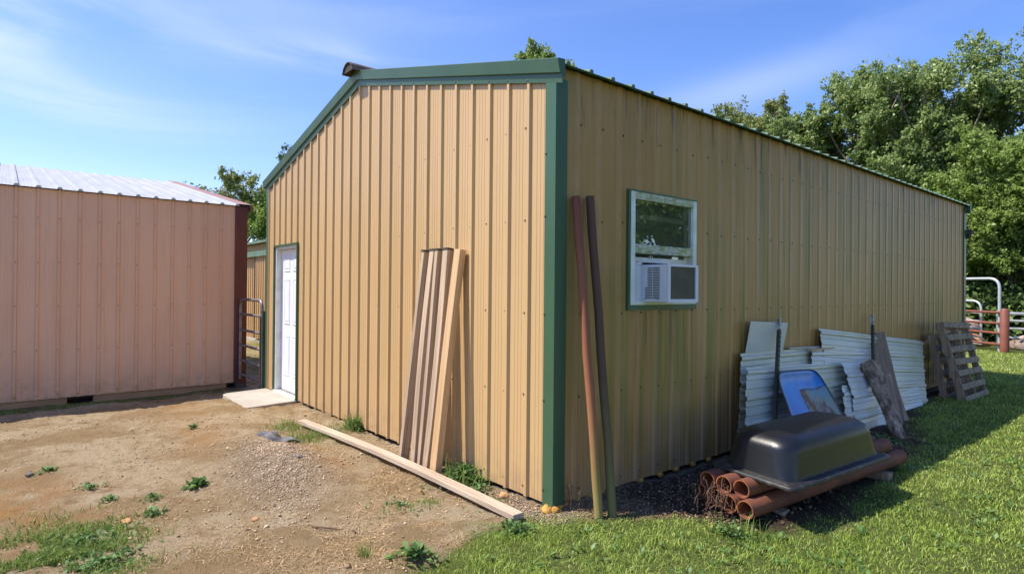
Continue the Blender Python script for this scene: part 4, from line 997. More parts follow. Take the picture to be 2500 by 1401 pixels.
# tall silver arch (walk-through frame)
f0 = Vector((-.95, 17.4, 0)); u_ = Vector((-.92, .39, 0)); 
c = MB(); q = f0+u_*3.4; zq = g1(f0.x, f0.y)
c.tube(arch([(f0.x, f0.y, zq-.05), (f0.x, f0.y, zq+1.96), (q.x, q.y, zq+1.96), (q.x, q.y, zq-.05)], .28), .036, 'silver', 12)
o = c.build('gate_arch', None, (f0.x, f0.y, zq)); tag(o, 'tall bent silver tube arch above the red fence', 'gate frame')
f1 = Vector((-1.45, 17.9, 0)); q = f1+u_*3.2; zq = g1(f1.x, f1.y); gl2 = (f1.x, f1.y, zq)
SG = empty('corral_gate', gl2, 'silver tubular gate with a rounded top corner behind the red rails', 'gate')
c = MB(); c.tube(arch([(f1.x, f1.y, zq+.12), (f1.x, f1.y, zq+1.34), (q.x, q.y, zq+1.34), (q.x, q.y, zq+.12)], .25), .030, 'silver', 10); c.build('gate_frame', SG, gl2)
for z in (1.0, .78, .58, .33, .14):
    c = MB(); c.tube([(f1.x, f1.y, zq+z), (q.x, q.y, zq+z)], .022, 'silver', 8); c.build('rail', SG, gl2)
# silver rail fence to the right
f2 = Vector((-1.15, 18.3, 0)); e2 = Vector((5.0, 13.8, 0)); e2 = f2+Vector((.87, .49, 0))*9; zq = g1(f2.x, f2.y); gl3 = (f2.x, f2.y, zq)
SF = empty('rail_fence', gl3, 'silver tube rail fence to the right of the red post', 'fence')
for z, r_ in ((1.0, .040), (.80, .032), (.58, .032), (.33, .028)):
    c = MB(); c.tube([(f2.x, f2.y, zq+z), (e2.x, e2.y, zq+z)], r_, 'silver', 10); c.build('rail', SF, gl3)
for t in (0, 3, 6, 9):
    q = f2+(e2-f2)*(t/9); c = MB(); c.tube([(q.x, q.y, zq-.1), (q.x, q.y, zq+1.08)], .045, 'silver', 8); c.build('upright', SF, gl3)
c = MB(); q = Vector((.05, 20.2, 0)); zq = g1(q.x, q.y); c.tube([(q.x, q.y, zq-.1), (q.x, q.y, zq+1.0)], .02, 'tpost', 6); o = c.build('fence_stake', None, (q.x, q.y, zq)); tag(o, 'thin dark stake behind the silver rails', 'stake')
def rock(name, c_, r, sq, m, label, seed, amp=.16, group=None):
    mb = MB(); rr = random.Random(seed); nu, nv = 18, 12; vs = []
    for j in range(nv+1):
        ph = math.pi*j/nv
        for i in range(nu):
            th = 2*math.pi*i/nu; k = 1+amp*(math.sin(3*th+seed)*math.sin(2*ph)+.6*math.sin(5*th+2*seed+3*ph))*.6+rr.uniform(-.04, .04)
            vs.append((c_[0]+r*sq[0]*k*math.sin(ph)*math.cos(th), c_[1]+r*sq[1]*k*math.sin(ph)*math.sin(th), c_[2]+r*sq[2]*k*math.cos(ph)))
    mb.add(vs, [(j*nu+i, (j+1)*nu+i, (j+1)*nu+(i+1) % nu, j*nu+(i+1) % nu) for j in range(nv) for i in range(nu)], m, True)
    o = mb.build(name, None, c_); tag(o, label, 'rock', group); return o
rock('boulder', (-2.6, 19.2, g1(-2.6, 19.2)+.42), .75, (1.2, .8, .62), 'rock', 'large pinkish boulder behind the red and silver rails', 3)
rock('boulder', (-1.9, 18.9, g1(-1.9, 18.9)+.12), .35, (1.1, .8, .7), 'orange_rock', 'smaller orange boulder at the foot of the large pinkish one', 4)
rock('boulder', (.15, 18.6, g1(.15, 18.6)+.15), .75, (1.5, .7, .42), 'rock', 'low brown boulder right of the red post', 5)
rock('boulder', (-3.6, 18.7, g1(-3.6, 18.7)+.2), .5, (1.1, .8, .7), 'rock', 'half hidden boulder beside the far building corner', 6)
# stones in the yard
rock('stone', (-.40, -.10, g1(-.4, -.1)+.012), .036, (1.1, 1, .8), 'orange_rock', 'rounded orange stone by the wall base near the corner', 11)
rock('stone', (-3.2, -2.72, g1(-3.2, -2.72)+.005), .028, (1.2, 1, .7), 'grey_rock', 'dark stone at the left edge of the dirt', 12)
rock('stone', (-1.05, -1.62, g1(-1.05, -1.62)+.008), .022, (1.2, 1, .6), 'orange_rock', 'small brown stone below the gravel pile', 13)
rock('stone', (-1.62, -2.25, g1(-1.62, -2.25)+.003), .035, (1.3, .8, .35), 'orange_rock', 'flat tan stone among the weeds at lower left', 14)
#rock('stone', (-5.9, -2.9, g1(-5.9, -2.9)+.015), .07, (1.2, .9, .6), 'grey_rock', 'dark clod on the dirt near the shed shadow at left', 15)
rock('stone', (-2.05, -.98, g1(-2.05, -.98)+.005), .030, (1.3, .9, .6), 'grey_rock', 'brown clod on the right flank of the gravel pile', 16)
# crumpled grey cloth on the pile
mb = MB(); rr = random.Random(3); nu, nv = 22, 9; vs = []
for i in range(nu+1):
    for j in range(nv+1):
        u, v = i/nu, j/nv; x = -3.16+.42*u; y = -.93+.14*(v-.5)+.13*u; wd = math.sin(math.pi*v)*(.5+.5*math.sin(math.pi*min(1, u+.1)))
        vs.append((x, y+(.05*math.sin(9*u)), g1(x, y)+.004+wd*(.035+.025*abs(math.sin(11*u+4*v))+rr.uniform(-.006, .006))))
mb.add(vs, [(i*(nv+1)+j, (i+1)*(nv+1)+j, (i+1)*(nv+1)+j+1, i*(nv+1)+j+1) for i in range(nu) for j in range(nv)], 'bag', True)
o = mb.build('cloth_scrap', None, (-3.0, -.88, g1(-3, -.88))); tag(o, 'crumpled dark grey cloth lying on the gravel pile', 'cloth')
mb = MB(); p0, p1 = (-.72, -1.38), (-.50, -1.18); mb.tube([(p0[0], p0[1], g1(*p0)+.006), ((p0[0]+p1[0])/2, (p0[1]+p1[1])/2, g1(-.61, -1.28)+.012), (p1[0], p1[1], g1(*p1)+.006)], [.004, .006, .004], 'twig', 6)
o = mb.build('stick', None, (-.61, -1.28, g1(-.61, -1.28))); tag(o, 'short dark stick lying on the dirt near the lawn edge', 'stick')

# ------------------------------------------------------------------ vegetation
def blades(P, H, Wd, rnd, lean=.35, seg=2):
    """P (n,3) roots, H heights, Wd widths -> V, quads, tris, rnd per vertex"""
    n = len(P); th = rng.uniform(0, 2*np.pi, n); fa = rng.uniform(0, 2*np.pi, n)
    ln = np.abs(rng.normal(lean, lean*.5, n)); ld = np.stack([np.cos(th), np.sin(th), np.zeros(n)], 1)
    sd = np.stack([np.cos(fa), np.sin(fa), np.zeros(n)], 1); up = np.array([0, 0, 1.])
    h = H[:, None]; w = Wd[:, None]; l_ = ln[:, None]
    b0 = P-sd*w*.5; b1 = P+sd*w*.5
    mid = P+up*h*.55+ld*h*l_*.25; m0 = mid-sd*w*.42; m1 = mid+sd*w*.42
    tip = P+up*h*(1-.25*np.minimum(l_, 1.5))+ld*h*l_*.9
    V = np.stack([b0, b1, m1, m0, tip], 1).reshape(-1, 3); k = np.arange(n)*5
    return V, np.stack([k, k+1, k+2, k+3], 1), np.stack([k+3, k+2, k+4], 1), np.repeat(rnd, 5)
def stuff(name, V, F, m, rnd, label):
    o = np_mesh(name, V, F, [m], rnd); tag(o, label, kind='stuff'); return o
# lawn
def lawn_pts(N, r0, r1, pw=1.0):
    th = rng.uniform(YAW-.95, YAW+1.15, N); r = np.exp(rng.uniform(np.log(r0), np.log(r1), N)) if pw == 1 else (rng.uniform(r0**pw, r1**pw, N))**(1/pw)
    return CAM[0]+r*np.sin(th), CAM[1]+r*np.cos(th), r
x, y, r = lawn_pts(900000, .75, 24, .45)
d = lawn_d(x, y)+(fbm(x, y, 2.6, 4, 5)-.5)*.42
dens = (sstep(d, -.08, .16)*.93+.07*sstep(d, -.45, 0))*(.6+.4*sstep(fbm(x, y, 5, 3, 21), .3, .6))
inside = ((x < .0) & (x > -BW-.1) & (y > -.05) & (y < BL+.1))
under = ((x > .5) & (x < 1.12) & (y > .82) & (y < 3.1))
ok = (rng.uniform(0, 1, len(x)) < dens) & ~inside & ~under & (y < 17.5)
x, y, r, d = x[ok], y[ok], r[ok], d[ok]
clump = fbm(x, y, 6, 3, 31)
H = (.010+.040*clump**1.5+.022*rng.uniform(0, 1, len(x))**2)*(.75+.25*sstep(r, .5, 5))*(.6+.4*sstep(d, -.1, .3))
H = H*np.where(y > 9, 1.2, 1); Wd = .0022+.00065*r*rng.uniform(.7, 1.3, len(x))
rn = np.clip(.05+.45*fbm(x, y, 1.3, 3, 12)+.35*fbm(x, y, 7, 2, 15)+rng.normal(0, .20, len(x))+.16*sstep(y, 9, 12)+.4*(rng.uniform(0, 1, len(x)) > .93), 0, 1)
V, Fq, Ft, rv = blades(np.stack([x, y, gz(x, y)-.004], 1), H, Wd, rn, .75)
stuff('lawn_grass', V, [Fq, Ft], 'grass', rv, 'short green lawn grass, sunlit in front and shaded along the wall')
# thin turf beyond the gate, along the shed footing, and the weedy patch at lower left
def scatter(N, fx, fy): return fx(N), fy(N)
PX, PY = [], []
N_ = 7000; a_ = rng.normal(-1.22, .30, N_); b_ = rng.normal(-2.58, .19, N_); k = fbm(a_, b_, 5, 3, 44) > .45; PX.append(a_[k]); PY.append(b_[k])
N_ = 3200; a_ = -7.2+rng.normal(.16, .10, N_); b_ = rng.uniform(-4, -.3, N_); k = (fbm(a_, b_, 3, 3, 9) > .47) & (a_ > -7.3); PX.append(a_[k]); PY.append(b_[k])
N_ = 14000; a_ = rng.uniform(-18, -7.7, N_); b_ = rng.uniform(.4, 3.4, N_); k = fbm(a_, b_, 1.5, 3, 19) > .5; PX.append(a_[k]); PY.append(b_[k])
x = np.concatenate(PX); y = np.concatenate(PY)
V, Fq, Ft, rv = blades(np.stack([x, y, gz(x, y)-.004], 1), rng.uniform(.02, .065, len(x)), rng.uniform(.004, .008, len(x)), rng.uniform(0, 1, len(x)), .8)
stuff('yard_grass', V, [Fq, Ft], 'tuft', rv, 'thin patchy grass growing in the dirt yard')
# straw and dead grass lying on the dirt
N_ = 48000
x = rng.uniform(-3.2, .5, N_); y = rng.uniform(-2.6, -.05, N_)
w_ = .25+np.exp(-((x+.35)/.6)**2-((y+.75)/.55)**2)*1.2+np.exp(-((x+1.2)/.9)**2-((y+.5)/.25)**2)+np.exp(-((x+.3)/.4)**2-((y+1.5)/.5)**2)*.8
k = (rng.uniform(0, 1, N_) < w_*sstep(fbm(x, y, 4, 3, 77), .42, .6)*.9) & (lawn_d(x, y) < .12) & ~((np.abs(x+2.1) < .9) & (np.abs(y+1.15) < .3))
x, y = x[k], y[k]
th = rng.uniform(0, 2*np.pi, len(x)); L_ = rng.uniform(.015, .075, len(x)); w2 = rng.uniform(.0006, .0015, len(x)); z = gz(x, y)
dx, dy = np.cos(th)*L_, np.sin(th)*L_; sx, sy = -np.sin(th)*w2, np.cos(th)*w2
e1 = gz(x+dx, y+dy); cur = rng.normal(0, .25, len(x)); mx_, my_ = x+dx*.5-dy*cur, y+dy*.5+dx*cur
hh = rng.uniform(.001, .012, len(x))
V = np.stack([np.stack([x-sx, y-sy, z+.002], 1), np.stack([x+sx, y+sy, z+.002], 1), np.stack([mx_+sx, my_+sy, (z+e1)/2+hh+.003], 1), np.stack([mx_-sx, my_-sy, (z+e1)/2+hh+.003], 1),
              np.stack([x+dx-sx*.4, y+dy-sy*.4, e1+.003], 1), np.stack([x+dx+sx*.4, y+dy+sy*.4, e1+.003], 1)], 1).reshape(-1, 3)
k = np.arange(len(x))*6
stuff('dry_straw', V, [np.stack([k, k+1, k+2, k+3], 1), np.stack([k+3, k+2, k+5, k+4], 1)], 'straw', np.repeat(rng.uniform(0, 1, len(x)), 6), 'dead grass and straw strewn over the dirt')
# pebbles
def pebbles(name, x, y, r, m, label, sink=.3):
    n = len(x); base = np.array([(1, 0, 0), (0, 1, 0), (-1, 0, 0), (0, -1, 0), (0, 0, 1), (0, 0, -1)], float)
    J = base[None]+rng.normal(0, .22, (n, 6, 3)); J[:, :, 2] *= .65; th = rng.uniform(0, 2*np.pi, n); c, s_ = np.cos(th)[:, None], np.sin(th)[:, None]
    X_ = J[:, :, 0]*c-J[:, :, 1]*s_; Y_ = J[:, :, 0]*s_+J[:, :, 1]*c; V = np.stack([X_*r[:, None]*1.25+x[:, None], Y_*r[:, None]+y[:, None], J[:, :, 2]*r[:, None]+(gz(x, y)+r*sink)[:, None]], 2).reshape(-1, 3)
    t = np.array([(0, 1, 4), (1, 2, 4), (2, 3, 4), (3, 0, 4), (1, 0, 5), (2, 1, 5), (3, 2, 5), (0, 3, 5)]); F = (np.arange(n)[:, None, None]*6+t[None]).reshape(-1, 3)
    return stuff(name, V, [F], m, np.repeat(rng.uniform(0, 1, n), 6), label)
M['pebble'] = leafmat('pebble_mix', (.15, .105, .07), (.30, .215, .14), (.48, .38, .26), 0, .9)
M['gravel_grey'] = leafmat('crushed_gravel', (.26, .18, .11), (.40, .30, .20), (.58, .48, .36), 0, .9)
M['crumb'] = leafmat('soil_crumbs', (.28, .18, .10), (.46, .32, .18), (.60, .45, .29), 0, .95)
N_ = 7500; x = rng.normal(-2.1, .50, N_); y = -1.16-.20*(x+1.95)+rng.normal(0, .17, N_)*np.clip(1.1-.3*np.abs(x+2), .4, 1.2); pebbles('gravel_pile', x, y, rng.uniform(.0025, .008, N_)*(1+.6*(rng.uniform(0, 1, N_) > .96)), 'gravel_grey', 'low pile of fine crushed gravel in the dirt yard')
N_ = 20000; x = rng.uniform(-7.1, .3, N_); y = rng.uniform(-3.3, .0, N_); k = (rng.uniform(0, 1, N_) < sstep(fbm(x, y, 2.5, 3, 61), .38, .62)*.8+.1) & (lawn_d(x, y) < 0); x, y = x[k], y[k]
pebbles('soil_crumbs', x, y, .0022+.0105*rng.uniform(0, 1, len(x))**5+.012*(rng.uniform(0, 1, len(x)) > .996), 'crumb', 'loose soil crumbs scattered over the dirt')
xs, ys = [], []
x = rng.uniform(-1.3, .2, 2600); y = -.07+rng.normal(-.02, .09, 2600); k = (y < -.03) & (rng.uniform(0, 1, 2600) < sstep(x, -1.2, -.3)); xs.append(x[k]); ys.append(y[k])
x = rng.uniform(.03, .9, 2600); y = rng.uniform(.0, 1, 2600)**1.6*4.3; k = lawn_d(x, y) < .03; xs.append(x[k]); ys.append(y[k])
x = np.concatenate(xs); y = np.concatenate(ys); pebbles('wall_gravel', x, y, rng.uniform(.003, .009, len(x)), 'pebble', 'pebbly gravel strip along the foot of the tan walls')
# dead leaves in the shade strip
N_ = 7000; x = rng.uniform(.05, 1.1, N_); y = rng.uniform(.1, 5.5, N_); k = lawn_d(x, y) < .12; x, y = x[k], y[k]; n = len(x)
th = rng.uniform(0, 6.28, n); a1 = np.stack([np.cos(th), np.sin(th), rng.normal(0, .35, n)], 1)*rng.uniform(.005, .013, n)[:, None]; a2 = np.stack([-np.sin(th), np.cos(th), rng.normal(0, .4, n)], 1)*rng.uniform(.005, .012, n)[:, None]
c0 = np.stack([x, y, gz(x, y)+.010], 1); V = np.stack([c0-a1, c0-a2, c0+a1, c0+a2], 1).reshape(-1, 3); k = np.arange(n)*4
M['litter'] = leafmat('dead_leaves', (.07, .042, .025), (.16, .10, .058), (.30, .21, .13), .1, .8)
stuff('leaf_litter', V, [np.stack([k, k+1, k+2, k+3], 1)], 'litter', np.repeat(rng.uniform(0, 1, n), 4), 'dead leaves littering the shaded ground by the pipes')

# individual weeds and tufts
def tuft(name, c_, n, spread, h, w, m, label, cat='plant', lean=.6, group=None):
    x = rng.normal(c_[0], spread, n); y = rng.normal(c_[1], spread*.8, n)
    V, Fq, Ft, rv = blades(np.stack([x, y, gz(x, y)-.004], 1), rng.uniform(h*.4, h, n), np.full(n, w), rng.uniform(0, 1, n), lean)
    o = np_mesh(name, V, [Fq, Ft], [m], rv, loc=(c_[0], c_[1], g1(*c_))); tag(o, label, cat, group); return o
def leafy(name, c_, n, spread, L, h, m, label, cat='weed', group=None, stems=False, loc=True, link=True):
    """broad-leaved weed: folded diamond leaves radiating from several crowns"""
    th = rng.uniform(0, 2*np.pi, n); el = rng.uniform(.05, 1.1, n); rad = np.abs(rng.normal(0, spread, n)); ph = rng.uniform(0, 2*np.pi, n)
    cx = c_[0]+rad*np.cos(ph); cy = c_[1]+rad*np.sin(ph); cz = gz(cx, cy)+rng.uniform(.0, h, n)*np.exp(-(rad/(spread*1.3))**2)
    d_ = np.stack([np.cos(th)*np.cos(el), np.sin(th)*np.cos(el), np.sin(el)], 1); s_ = np.stack([-np.sin(th), np.cos(th), rng.normal(0, .2, n)], 1)
    l_ = (L*rng.uniform(.5, 1.1, n))[:, None]; b = np.stack([cx, cy, cz], 1); w = l_*.24
    mid = b+d_*l_*.5+np.array([0, 0, 1])*l_*.06; tip = b+d_*l_-np.array([0, 0, 1])*l_*.12
    V = np.stack([b, mid+s_*w, tip, mid-s_*w], 1).reshape(-1, 3); k = np.arange(n)*4; F = [np.stack([k, k+1, k+2, k+3], 1)]
    o = np_mesh(name, V, F, [m], np.repeat(rng.uniform(0, 1, n), 4), loc=(c_[0], c_[1], g1(c_[0], c_[1]))); tag(o, label, cat, group); return o
leafy('weed_clump', (-.90, -.10), 620, .15, .055, .13, 'weed', 'bushy green weed at the wall foot right of the leaning boards')
tuft('grass_tuft', (-.88, -.12), 90, .10, .24, .006, 'tuft', 'tall arching grass blades over the bushy weed by the boards', 'grass tuft')
leafy('weed_clump', (-.62, -.17), 130, .08, .035, .06, 'weed', 'small low weed just right of the bushy one on the wall foot')
leafy('weed_clump', (-.36, -.24), 120, .055, .03, .05, 'weed', 'small ferny weed between the timber end and the orange stone')
tuft('grass_tuft', (-2.97, -.07), 120, .06, .22, .008, 'tuft', 'upright grass tuft growing against the sunlit wall', 'grass tuft', .45)
leafy('weed_clump', (-2.94, -.08), 120, .07, .06, .10, 'weed', 'leafy weed at the root of the upright tuft by the wall')
tuft('grass_tuft', (-3.45, -.56), 420, .14, .085, .005, 'tuft', 'low bright grass tuft at the far end of the lying timber', 'grass tuft')
tuft('grass_tuft', (-2.90, -.56), 520, .14, .085, .005, 'tuft', 'low bright grass tuft on the yard side of the lying timber', 'grass tuft')
tuft('grass_tuft', (-3.05, -.24), 260, .16, .06, .005, 'tuft', 'sparse grass between the lying timber and the wall', 'grass tuft')
leafy('weed_clump', (-2.02, -1.75), 60, .035, .085, .03, 'weed', 'dark rosette weed in the middle of the dirt, left of the gravel pile')
leafy('weed_clump', (-3.98, -1.36), 22, .02, .07, .02, 'weed', 'tiny weed alone on the dirt near the shed shadow edge')
leafy('weed_clump', (-2.14, -2.28), 40, .035, .05, .02, 'weed', 'small spreading weed at left, above the grass patch')
leafy('weed_clump', (-1.62, -2.10), 45, .05, .055, .02, 'weed', 'flat weed on the dirt below the dark rosette')
leafy('weed_clump', (-2.52, -2.38), 40, .05, .06, .015, 'weed', 'flat leafy weed beside the orange clay')
leafy('weed_clump', (-3.20, -2.60), 40, .05, .06, .015, 'weed', 'leftmost weed on the orange clay')
leafy('weed_clump', (-1.95, -2.05), 40, .04, .05, .02, 'weed', 'little weed just below the dark rosette')
tuft('grass_tuft', (-.14, -1.30), 70, .025, .12, .003, 'tuft', 'wispy grass tuft alone at the front of the dirt', 'grass tuft', .7)
leafy('weed_clump', (.06, -1.10), 110, .08, .07, .03, 'weed', 'broad leaved weed at the near edge of the lawn')
leafy('weed_clump', (-.72, -.76), 130, .11, .035, .015, 'weed', 'creeping weed on the straw in front of the timber')
tuft('grass_tuft', (-.62, -.58), 90, .05, .06, .004, 'tuft', 'small grass tuft poking up before the lying timber', 'grass tuft')
leafy('weed_clump', (-1.33, -2.50), 420, .13, .045, .03, 'weed', 'broad leaved weeds matted in the grass patch at lower left')
leafy('weed_clump', (-.93, -2.45), 260, .12, .05, .03, 'weed', 'dark dock leaves at the right end of the lower left patch')
leafy('weed_clump', (.10, -.42), 120, .07, .06, .03, 'weed', 'dark broad leaved weed in the lawn beside the timber end')
leafy('weed_clump', (.95, .62), 90, .06, .05, .06, 'weed', 'leafy weed in front of the pipe mouths')
tuft('grass_tuft', (1.02, .66), 60, .10, .17, .006, 'tuft', 'long curving grass blades by the front pipe mouth', 'grass tuft', .9)
leafy('weed_clump', (.72, 3.85), 150, .10, .07, .05, 'weed', 'green weed at the foot of the bark covered log')
x = rng.uniform(.3, 3.4, 900); y = rng.uniform(-1.6, 6, 900); k = (lawn_d(x, y) > .1) & (np.hypot(x-CAM[0], y-CAM[1]) > .9) & (fbm(x, y, 2.0, 3, 91) > .48); x, y = x[k], y[k]
n = len(x)*5; bx = np.repeat(x, 5)+rng.normal(0, .015, n); by = np.repeat(y, 5)+rng.normal(0, .015, n); th = rng.uniform(0, 6.28, n); el = rng.uniform(.1, .9, n)
d_ = np.stack([np.cos(th)*np.cos(el), np.sin(th)*np.cos(el), np.sin(el)], 1); s_ = np.stack([-np.sin(th), np.cos(th), np.zeros(n)], 1); l_ = rng.uniform(.02, .05, n)[:, None]; b = np.stack([bx, by, gz(bx, by)+.018], 1)
V = np.stack([b, b+d_*l_*.5+s_*l_*.25, b+d_*l_, b+d_*l_*.5-s_*l_*.25], 1).reshape(-1, 3); k = np.arange(n)*4
stuff('lawn_weeds', V, [np.stack([k, k+1, k+2, k+3], 1)], 'weed', np.repeat(rng.uniform(0, 1, n), 4), 'clover and small broad leaved weeds through the lawn')
# dead vine roots hanging over the pipe mouths
mb = MB(); rr = random.Random(8)
for k in range(27):
    p = Vector((rr.uniform(.60, .84), rr.uniform(.74, .84), rr.uniform(.10, .25))); pts = [p]
    for j in range(7): p = p+Vector((rr.uniform(-.022, .022), rr.uniform(-.022, .012), rr.uniform(-.045, .004))); p.z = max(p.z, g1(p.x, p.y)+.004); pts.append(p)
    mb.tube(pts, [rr.uniform(.0014, .0038)]*8, 'twig', 5)
o = mb.build('dead_vine', None, (.72, .79, g1(.72, .79))); tag(o, 'tangle of dead brown roots hanging over the pipe mouths', 'dead vine')
mb = MB(); rr = random.Random(18)
for k in range(9):
    p = Vector((rr.uniform(.06, .16), rr.uniform(.06, .14), -.05)); pts = [p]
    for j in range(6): p = p+Vector((rr.uniform(-.01, .014), rr.uniform(-.012, .012), rr.uniform(.015, .045))); pts.append(p)
    mb.tube(pts, [.0016]*7, 'twig', 4)
    for j in range(3): q = pts[3+j]; mb.tube([q, q+Vector((rr.uniform(-.02, .02), rr.uniform(-.02, .02), rr.uniform(-.02, .01)))], [.004, .001], 'twig', 4)
o = mb.build('dead_weed', None, (.11, .10, -.05)); tag(o, 'dried brown weed standing by the corner in the shade', 'dead weed')

# ------------------------------------------------------------------ trees
def tree(label, base, H, R, cb, seed, leaf, nl, mleaf, mtrunk='trunk', group=None, lobes=16, sq=(1, 1), tilt=(0, 0), lobe_r=.34, gap=.9, name='tree', top=1.0, limb=1.0):
    """base xy; H height; R crown radius; cb crown base height"""
    r_ = np.random.default_rng(seed); rr = random.Random(seed); bx, by = base; bz = g1(bx, by)
    root = empty(name, (bx, by, bz), label, 'tree', group); loc = (bx, by, bz)
    ch = (H-cb)/2; cz = bz+cb+ch
    # lobe centres spread through the crown envelope, more of them near its skin
    C_, RR = [], []
    tries = 0
    while len(C_) < lobes and tries < 4000:
        tries += 1
        v = r_.normal(0, 1, 3); v /= np.linalg.norm(v); q = r_.uniform(.25, 1)**.5*.78; rad = lobe_r*R*r_.uniform(.7, 1.25)
        p = np.array([bx+tilt[0]+v[0]*R*q*sq[0], by+tilt[1]+v[1]*R*q*sq[1], cz+v[2]*ch*q*top])
        if all(np.linalg.norm(p-o_) > gap*.5*(rad+ro) for o_, ro in zip(C_, RR)): C_.append(p); RR.append(rad)
    mb = MB(); tz = bz+H*.72; tr_r = .018*H+.05
    tp = [(bx, by, bz-.1)]; 
    for i in range(1, 7): q = i/6; tp.append((bx+tilt[0]*q*.8+rr.uniform(-.12, .12)*q, by+tilt[1]*q*.8+rr.uniform(-.12, .12)*q, bz+(tz-bz)*q))
    mb.tube(tp, [tr_r*(1.25-.2*i if i < 2 else 1-.14*i) for i in range(7)], mtrunk, 9)
    LP = []; LD = []
    for c_, rad in zip(C_, RR):
        h0 = min(max((c_[2]-bz)*rr.uniform(.45, .8), bz*0+cb*.5), (tz-bz)*.98)/(tz-bz); k = h0*6; i = min(int(k), 5); f = k-i
        s0 = Vector(tp[i]).lerp(Vector(tp[i+1]), f); e = Vector(c_); m1 = s0.lerp(e, .5)+Vector((rr.uniform(-.3, .3), rr.uniform(-.3, .3), rr.uniform(-.1, .5)))*R*.15
        r0 = tr_r*(.42-.2*h0)*limb
        pts = [s0, s0.lerp(m1, .5)+Vector((0, 0, .03*R)), m1, m1.lerp(e, .55), e]; mb.tube(pts, [r0, r0*.8, r0*.6, r0*.4, r0*.2], mtrunk, 6, cap=False)
        ns = 11
        for j in range(ns):   # sub-branches carrying twig sprays
            v = r_.normal(0, 1, 3); v[2] = v[2]*.75+.15; v /= np.linalg.norm(v); L_ = rad*r_.uniform(.7, 1.15); a_ = m1.lerp(e, r_.uniform(.5, 1)); t_ = Vector(c_+v*L_)
            mid = a_.lerp(t_, .5)+Vector(r_.normal(0, .07, 3)*rad); mb.tube([a_, mid, t_], [r0*.28, r0*.18, r0*.07], mtrunk, 4, cap=False)
            for q in (.45, .65, .8, .9, 1.0, 1.08):
                pc = np.array(mid.lerp(t_, (q-.45)/.55)) if q <= 1 else np.array(t_)+v*rad*.1
                LP.append(pc); LD.append(rad*(.17+.10*(1.1-q)))
    mb.build('trunk', root, loc)
    LP = np.array(LP); LD = np.array(LD); idx = r_.integers(0, len(LP), nl)
    # two-level clumping: each spray has a handful of leaf whorls
    wh = r_.normal(0, 1, (len(LP), 7, 3))*.9; wsel = r_.integers(0, 7, nl)
    P = LP[idx]+wh[idx, wsel]*LD[idx][:, None]+r_.normal(0, .28, (nl, 3))*LD[idx][:, None]
    n_ = r_.normal(0, 1, (nl, 3)); n_[:, 2] = np.abs(n_[:, 2])*.8+.1; n_ -= np.array([.35, .45, 0]); n_ /= np.linalg.norm(n_, axis=1)[:, None]
    a1 = np.cross(n_, r_.normal(0, 1, (nl, 3))); a1 /= np.linalg.norm(a1, axis=1)[:, None]; a2 = np.cross(n_, a1)
    s_ = (leaf*r_.uniform(.6, 1.25, nl))[:, None]
    V = np.stack([P-a1*s_*.5, P-a2*s_*.30+n_*s_*.08, P+a1*s_*.55, P+a2*s_*.30+n_*s_*.08], 1).reshape(-1, 3); k = np.arange(nl)*4
    rn = np.clip(.45+r_.normal(0, .16, nl)+(r_.normal(0, .16, len(LP)))[idx], 0, 1)
    np_mesh('crown', V, [np.stack([k, k+1, k+2, k+3], 1)], [mleaf], np.repeat(rn, 4), parent=root, loc=loc)
    return root
GR = 'tall trees behind the lawn and fence'
def at(yawpx, dist):   # ground point seen along a given bearing from the camera spot (used once to set out the tree line)
    a_ = YAW+math.atan((yawpx-1250)/FPX); return (CAM[0]+dist*math.sin(a_), CAM[1]+dist*math.cos(a_))
tree('tallest broad leafy tree with pale limbs rising above the far wall end', at(2290, 30), 12.5, 4.0, 3.0, 11, 0.137, 124800, 'leaf_a', 'pale_trunk', GR, lobes=32, lobe_r=.26)
tree('rounded leafy tree left of the tallest one, above the roof edge', at(2090, 31), 12.0, 2.9, 3.0, 12, 0.137, 66560, 'leaf_a', 'trunk', GR, lobes=22, lobe_r=.28)
tree('olive green tree low above the roof edge, left end of the right-hand tree line', at(1825, 36), 13.3, 3.3, 5.0, 13, 0.144, 54080, 'leaf_c', 'trunk', GR, lobes=28, lobe_r=.28)
tree('small olive tree second from the left in the right-hand tree line', at(1890, 34), 11.9, 2.7, 4.0, 23, 0.144, 41600, 'leaf_c', 'trunk', GR, lobes=18, lobe_r=.34)
tree('small leafy tree between the olive tree and the rounded one', at(1970, 32), 11.3, 2.2, 4.0, 24, 0.137, 39520, 'leaf_a', 'trunk', GR, lobes=18, lobe_r=.34)
tree('tall dense tree at the right edge of the photo', at(2550, 31), 11.8, 4.0, 1.5, 14, 0.137, 108160, 'leaf_a', 'trunk', GR, lobes=26, lobe_r=.28)
tree('bright green spreading tree low behind the corral at right', at(2470, 25), 7.0, 3.0, 1.5, 15, 0.101, 95680, 'leaf_b', 'trunk', GR, lobes=24, lobe_r=.28)
tree('yellowish bushy tree just behind the far building corner', at(2330, 25), 6.0, 2.5, 1.2, 16, 0.108, 62400, 'leaf_b', 'trunk', GR, lobes=18, lobe_r=.30)
tree('dark dense tree filling the gap below the tallest tree', at(2200, 33), 9.6, 4.2, .8, 17, 0.144, 87360, 'leaf_d', 'trunk', GR, lobes=24, lobe_r=.30)
tree('dark tree deep in shade behind the silver arch', at(2420, 29), 8.0, 4.0, .2, 18, 0.137, 87360, 'leaf_d', 'trunk', GR, lobes=24, lobe_r=.30)
tree('dark tree deep in shade behind the silver rails at the right edge', at(2570, 27), 7.5, 4.0, .2, 19, 0.137, 74880, 'leaf_d', 'trunk', GR, lobes=22, lobe_r=.30)
GL = 'trees between the two buildings'
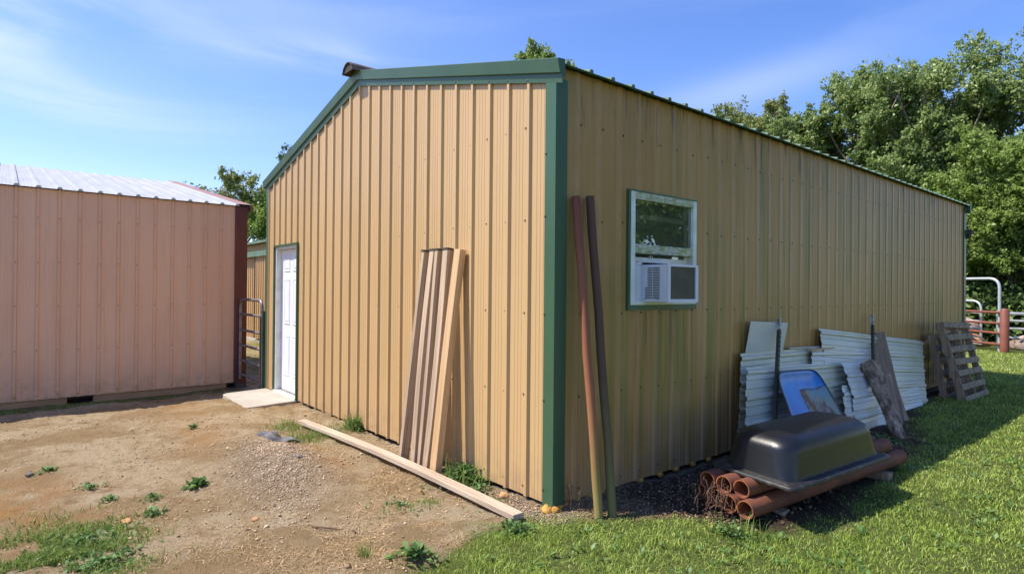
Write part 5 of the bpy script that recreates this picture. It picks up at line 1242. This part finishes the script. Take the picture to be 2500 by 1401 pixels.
tree('thin sparse tree with open branches seen above the pink shed corner', at(578, 32), 8.3, 2.35, 3.2, 31, 0.122, 18720, 'leaf_c', 'trunk', GL, lobes=13, lobe_r=.30, limb=1.0)
tree('leaning leafy tree whose tip shows beside the green roof slope', at(700, 30), 8.9, 1.9, 3.8, 32, 0.115, 17680, 'leaf_d', 'trunk', GL, lobes=10, lobe_r=.32)
tree('low yellow green tree just left of the tan building corner', at(668, 29), 6.3, 1.6, 1.8, 33, 0.115, 19760, 'leaf_b', 'trunk', GL, lobes=9, lobe_r=.36)
tree('tree whose top just peeks over the front end of the green roof', at(1308, 40), 18.3, 2.7, 13.2, 34, 0.158, 35360, 'leaf_b', 'trunk', None, lobes=16, lobe_r=.3)
# trees across the lawn on the other side: out of frame, but the window and the tub mirror them
tree('large shade tree across the lawn, mirrored in the window', (9.5, 14.5), 9.5, 4.6, 2.2, 41, .26, 30000, 'leaf_a', 'trunk', 'trees across the lawn', lobes=20, lobe_r=.30, limb=1.6)
tree('second tree across the lawn, beyond the mirrored shade tree', (17.0, 17.0), 10, 5, 1.0, 42, .30, 26000, 'leaf_d', 'trunk', 'trees across the lawn', lobes=18, lobe_r=.34)
# undergrowth: one mass behind the corral
N_ = 60000; u = rng.uniform(0, 1, N_); bxs = np.array([at(q, 27+3*math.sin(q)) for q in np.linspace(2000, 2760, 40)]); ii = rng.integers(0, 40, N_)
cc = bxs[ii]+rng.normal(0, .9, (N_, 2)); hb = 1.2+1.3*vnoise(ii*.37, ii*0+.5, 5)
P = np.stack([cc[:, 0], cc[:, 1], gz(cc[:, 0], cc[:, 1])+rng.uniform(0, 1, N_)**.8*hb], 1)
n_ = rng.normal(0, 1, (N_, 3)); n_[:, 2] = np.abs(n_[:, 2])+.2; n_ /= np.linalg.norm(n_, axis=1)[:, None]; a1 = np.cross(n_, rng.normal(0, 1, (N_, 3))); a1 /= np.linalg.norm(a1, axis=1)[:, None]; a2 = np.cross(n_, a1)
s_ = rng.uniform(.10, .22, N_)[:, None]; V = np.stack([P-a1*s_*.5, P-a2*s_*.3, P+a1*s_*.5, P+a2*s_*.3], 1).reshape(-1, 3); k = np.arange(N_)*4
stuff('undergrowth', V, [np.stack([k, k+1, k+2, k+3], 1)], 'leaf_d', np.repeat(rng.uniform(0, 1, N_), 4), 'dark leafy undergrowth at the foot of the trees')
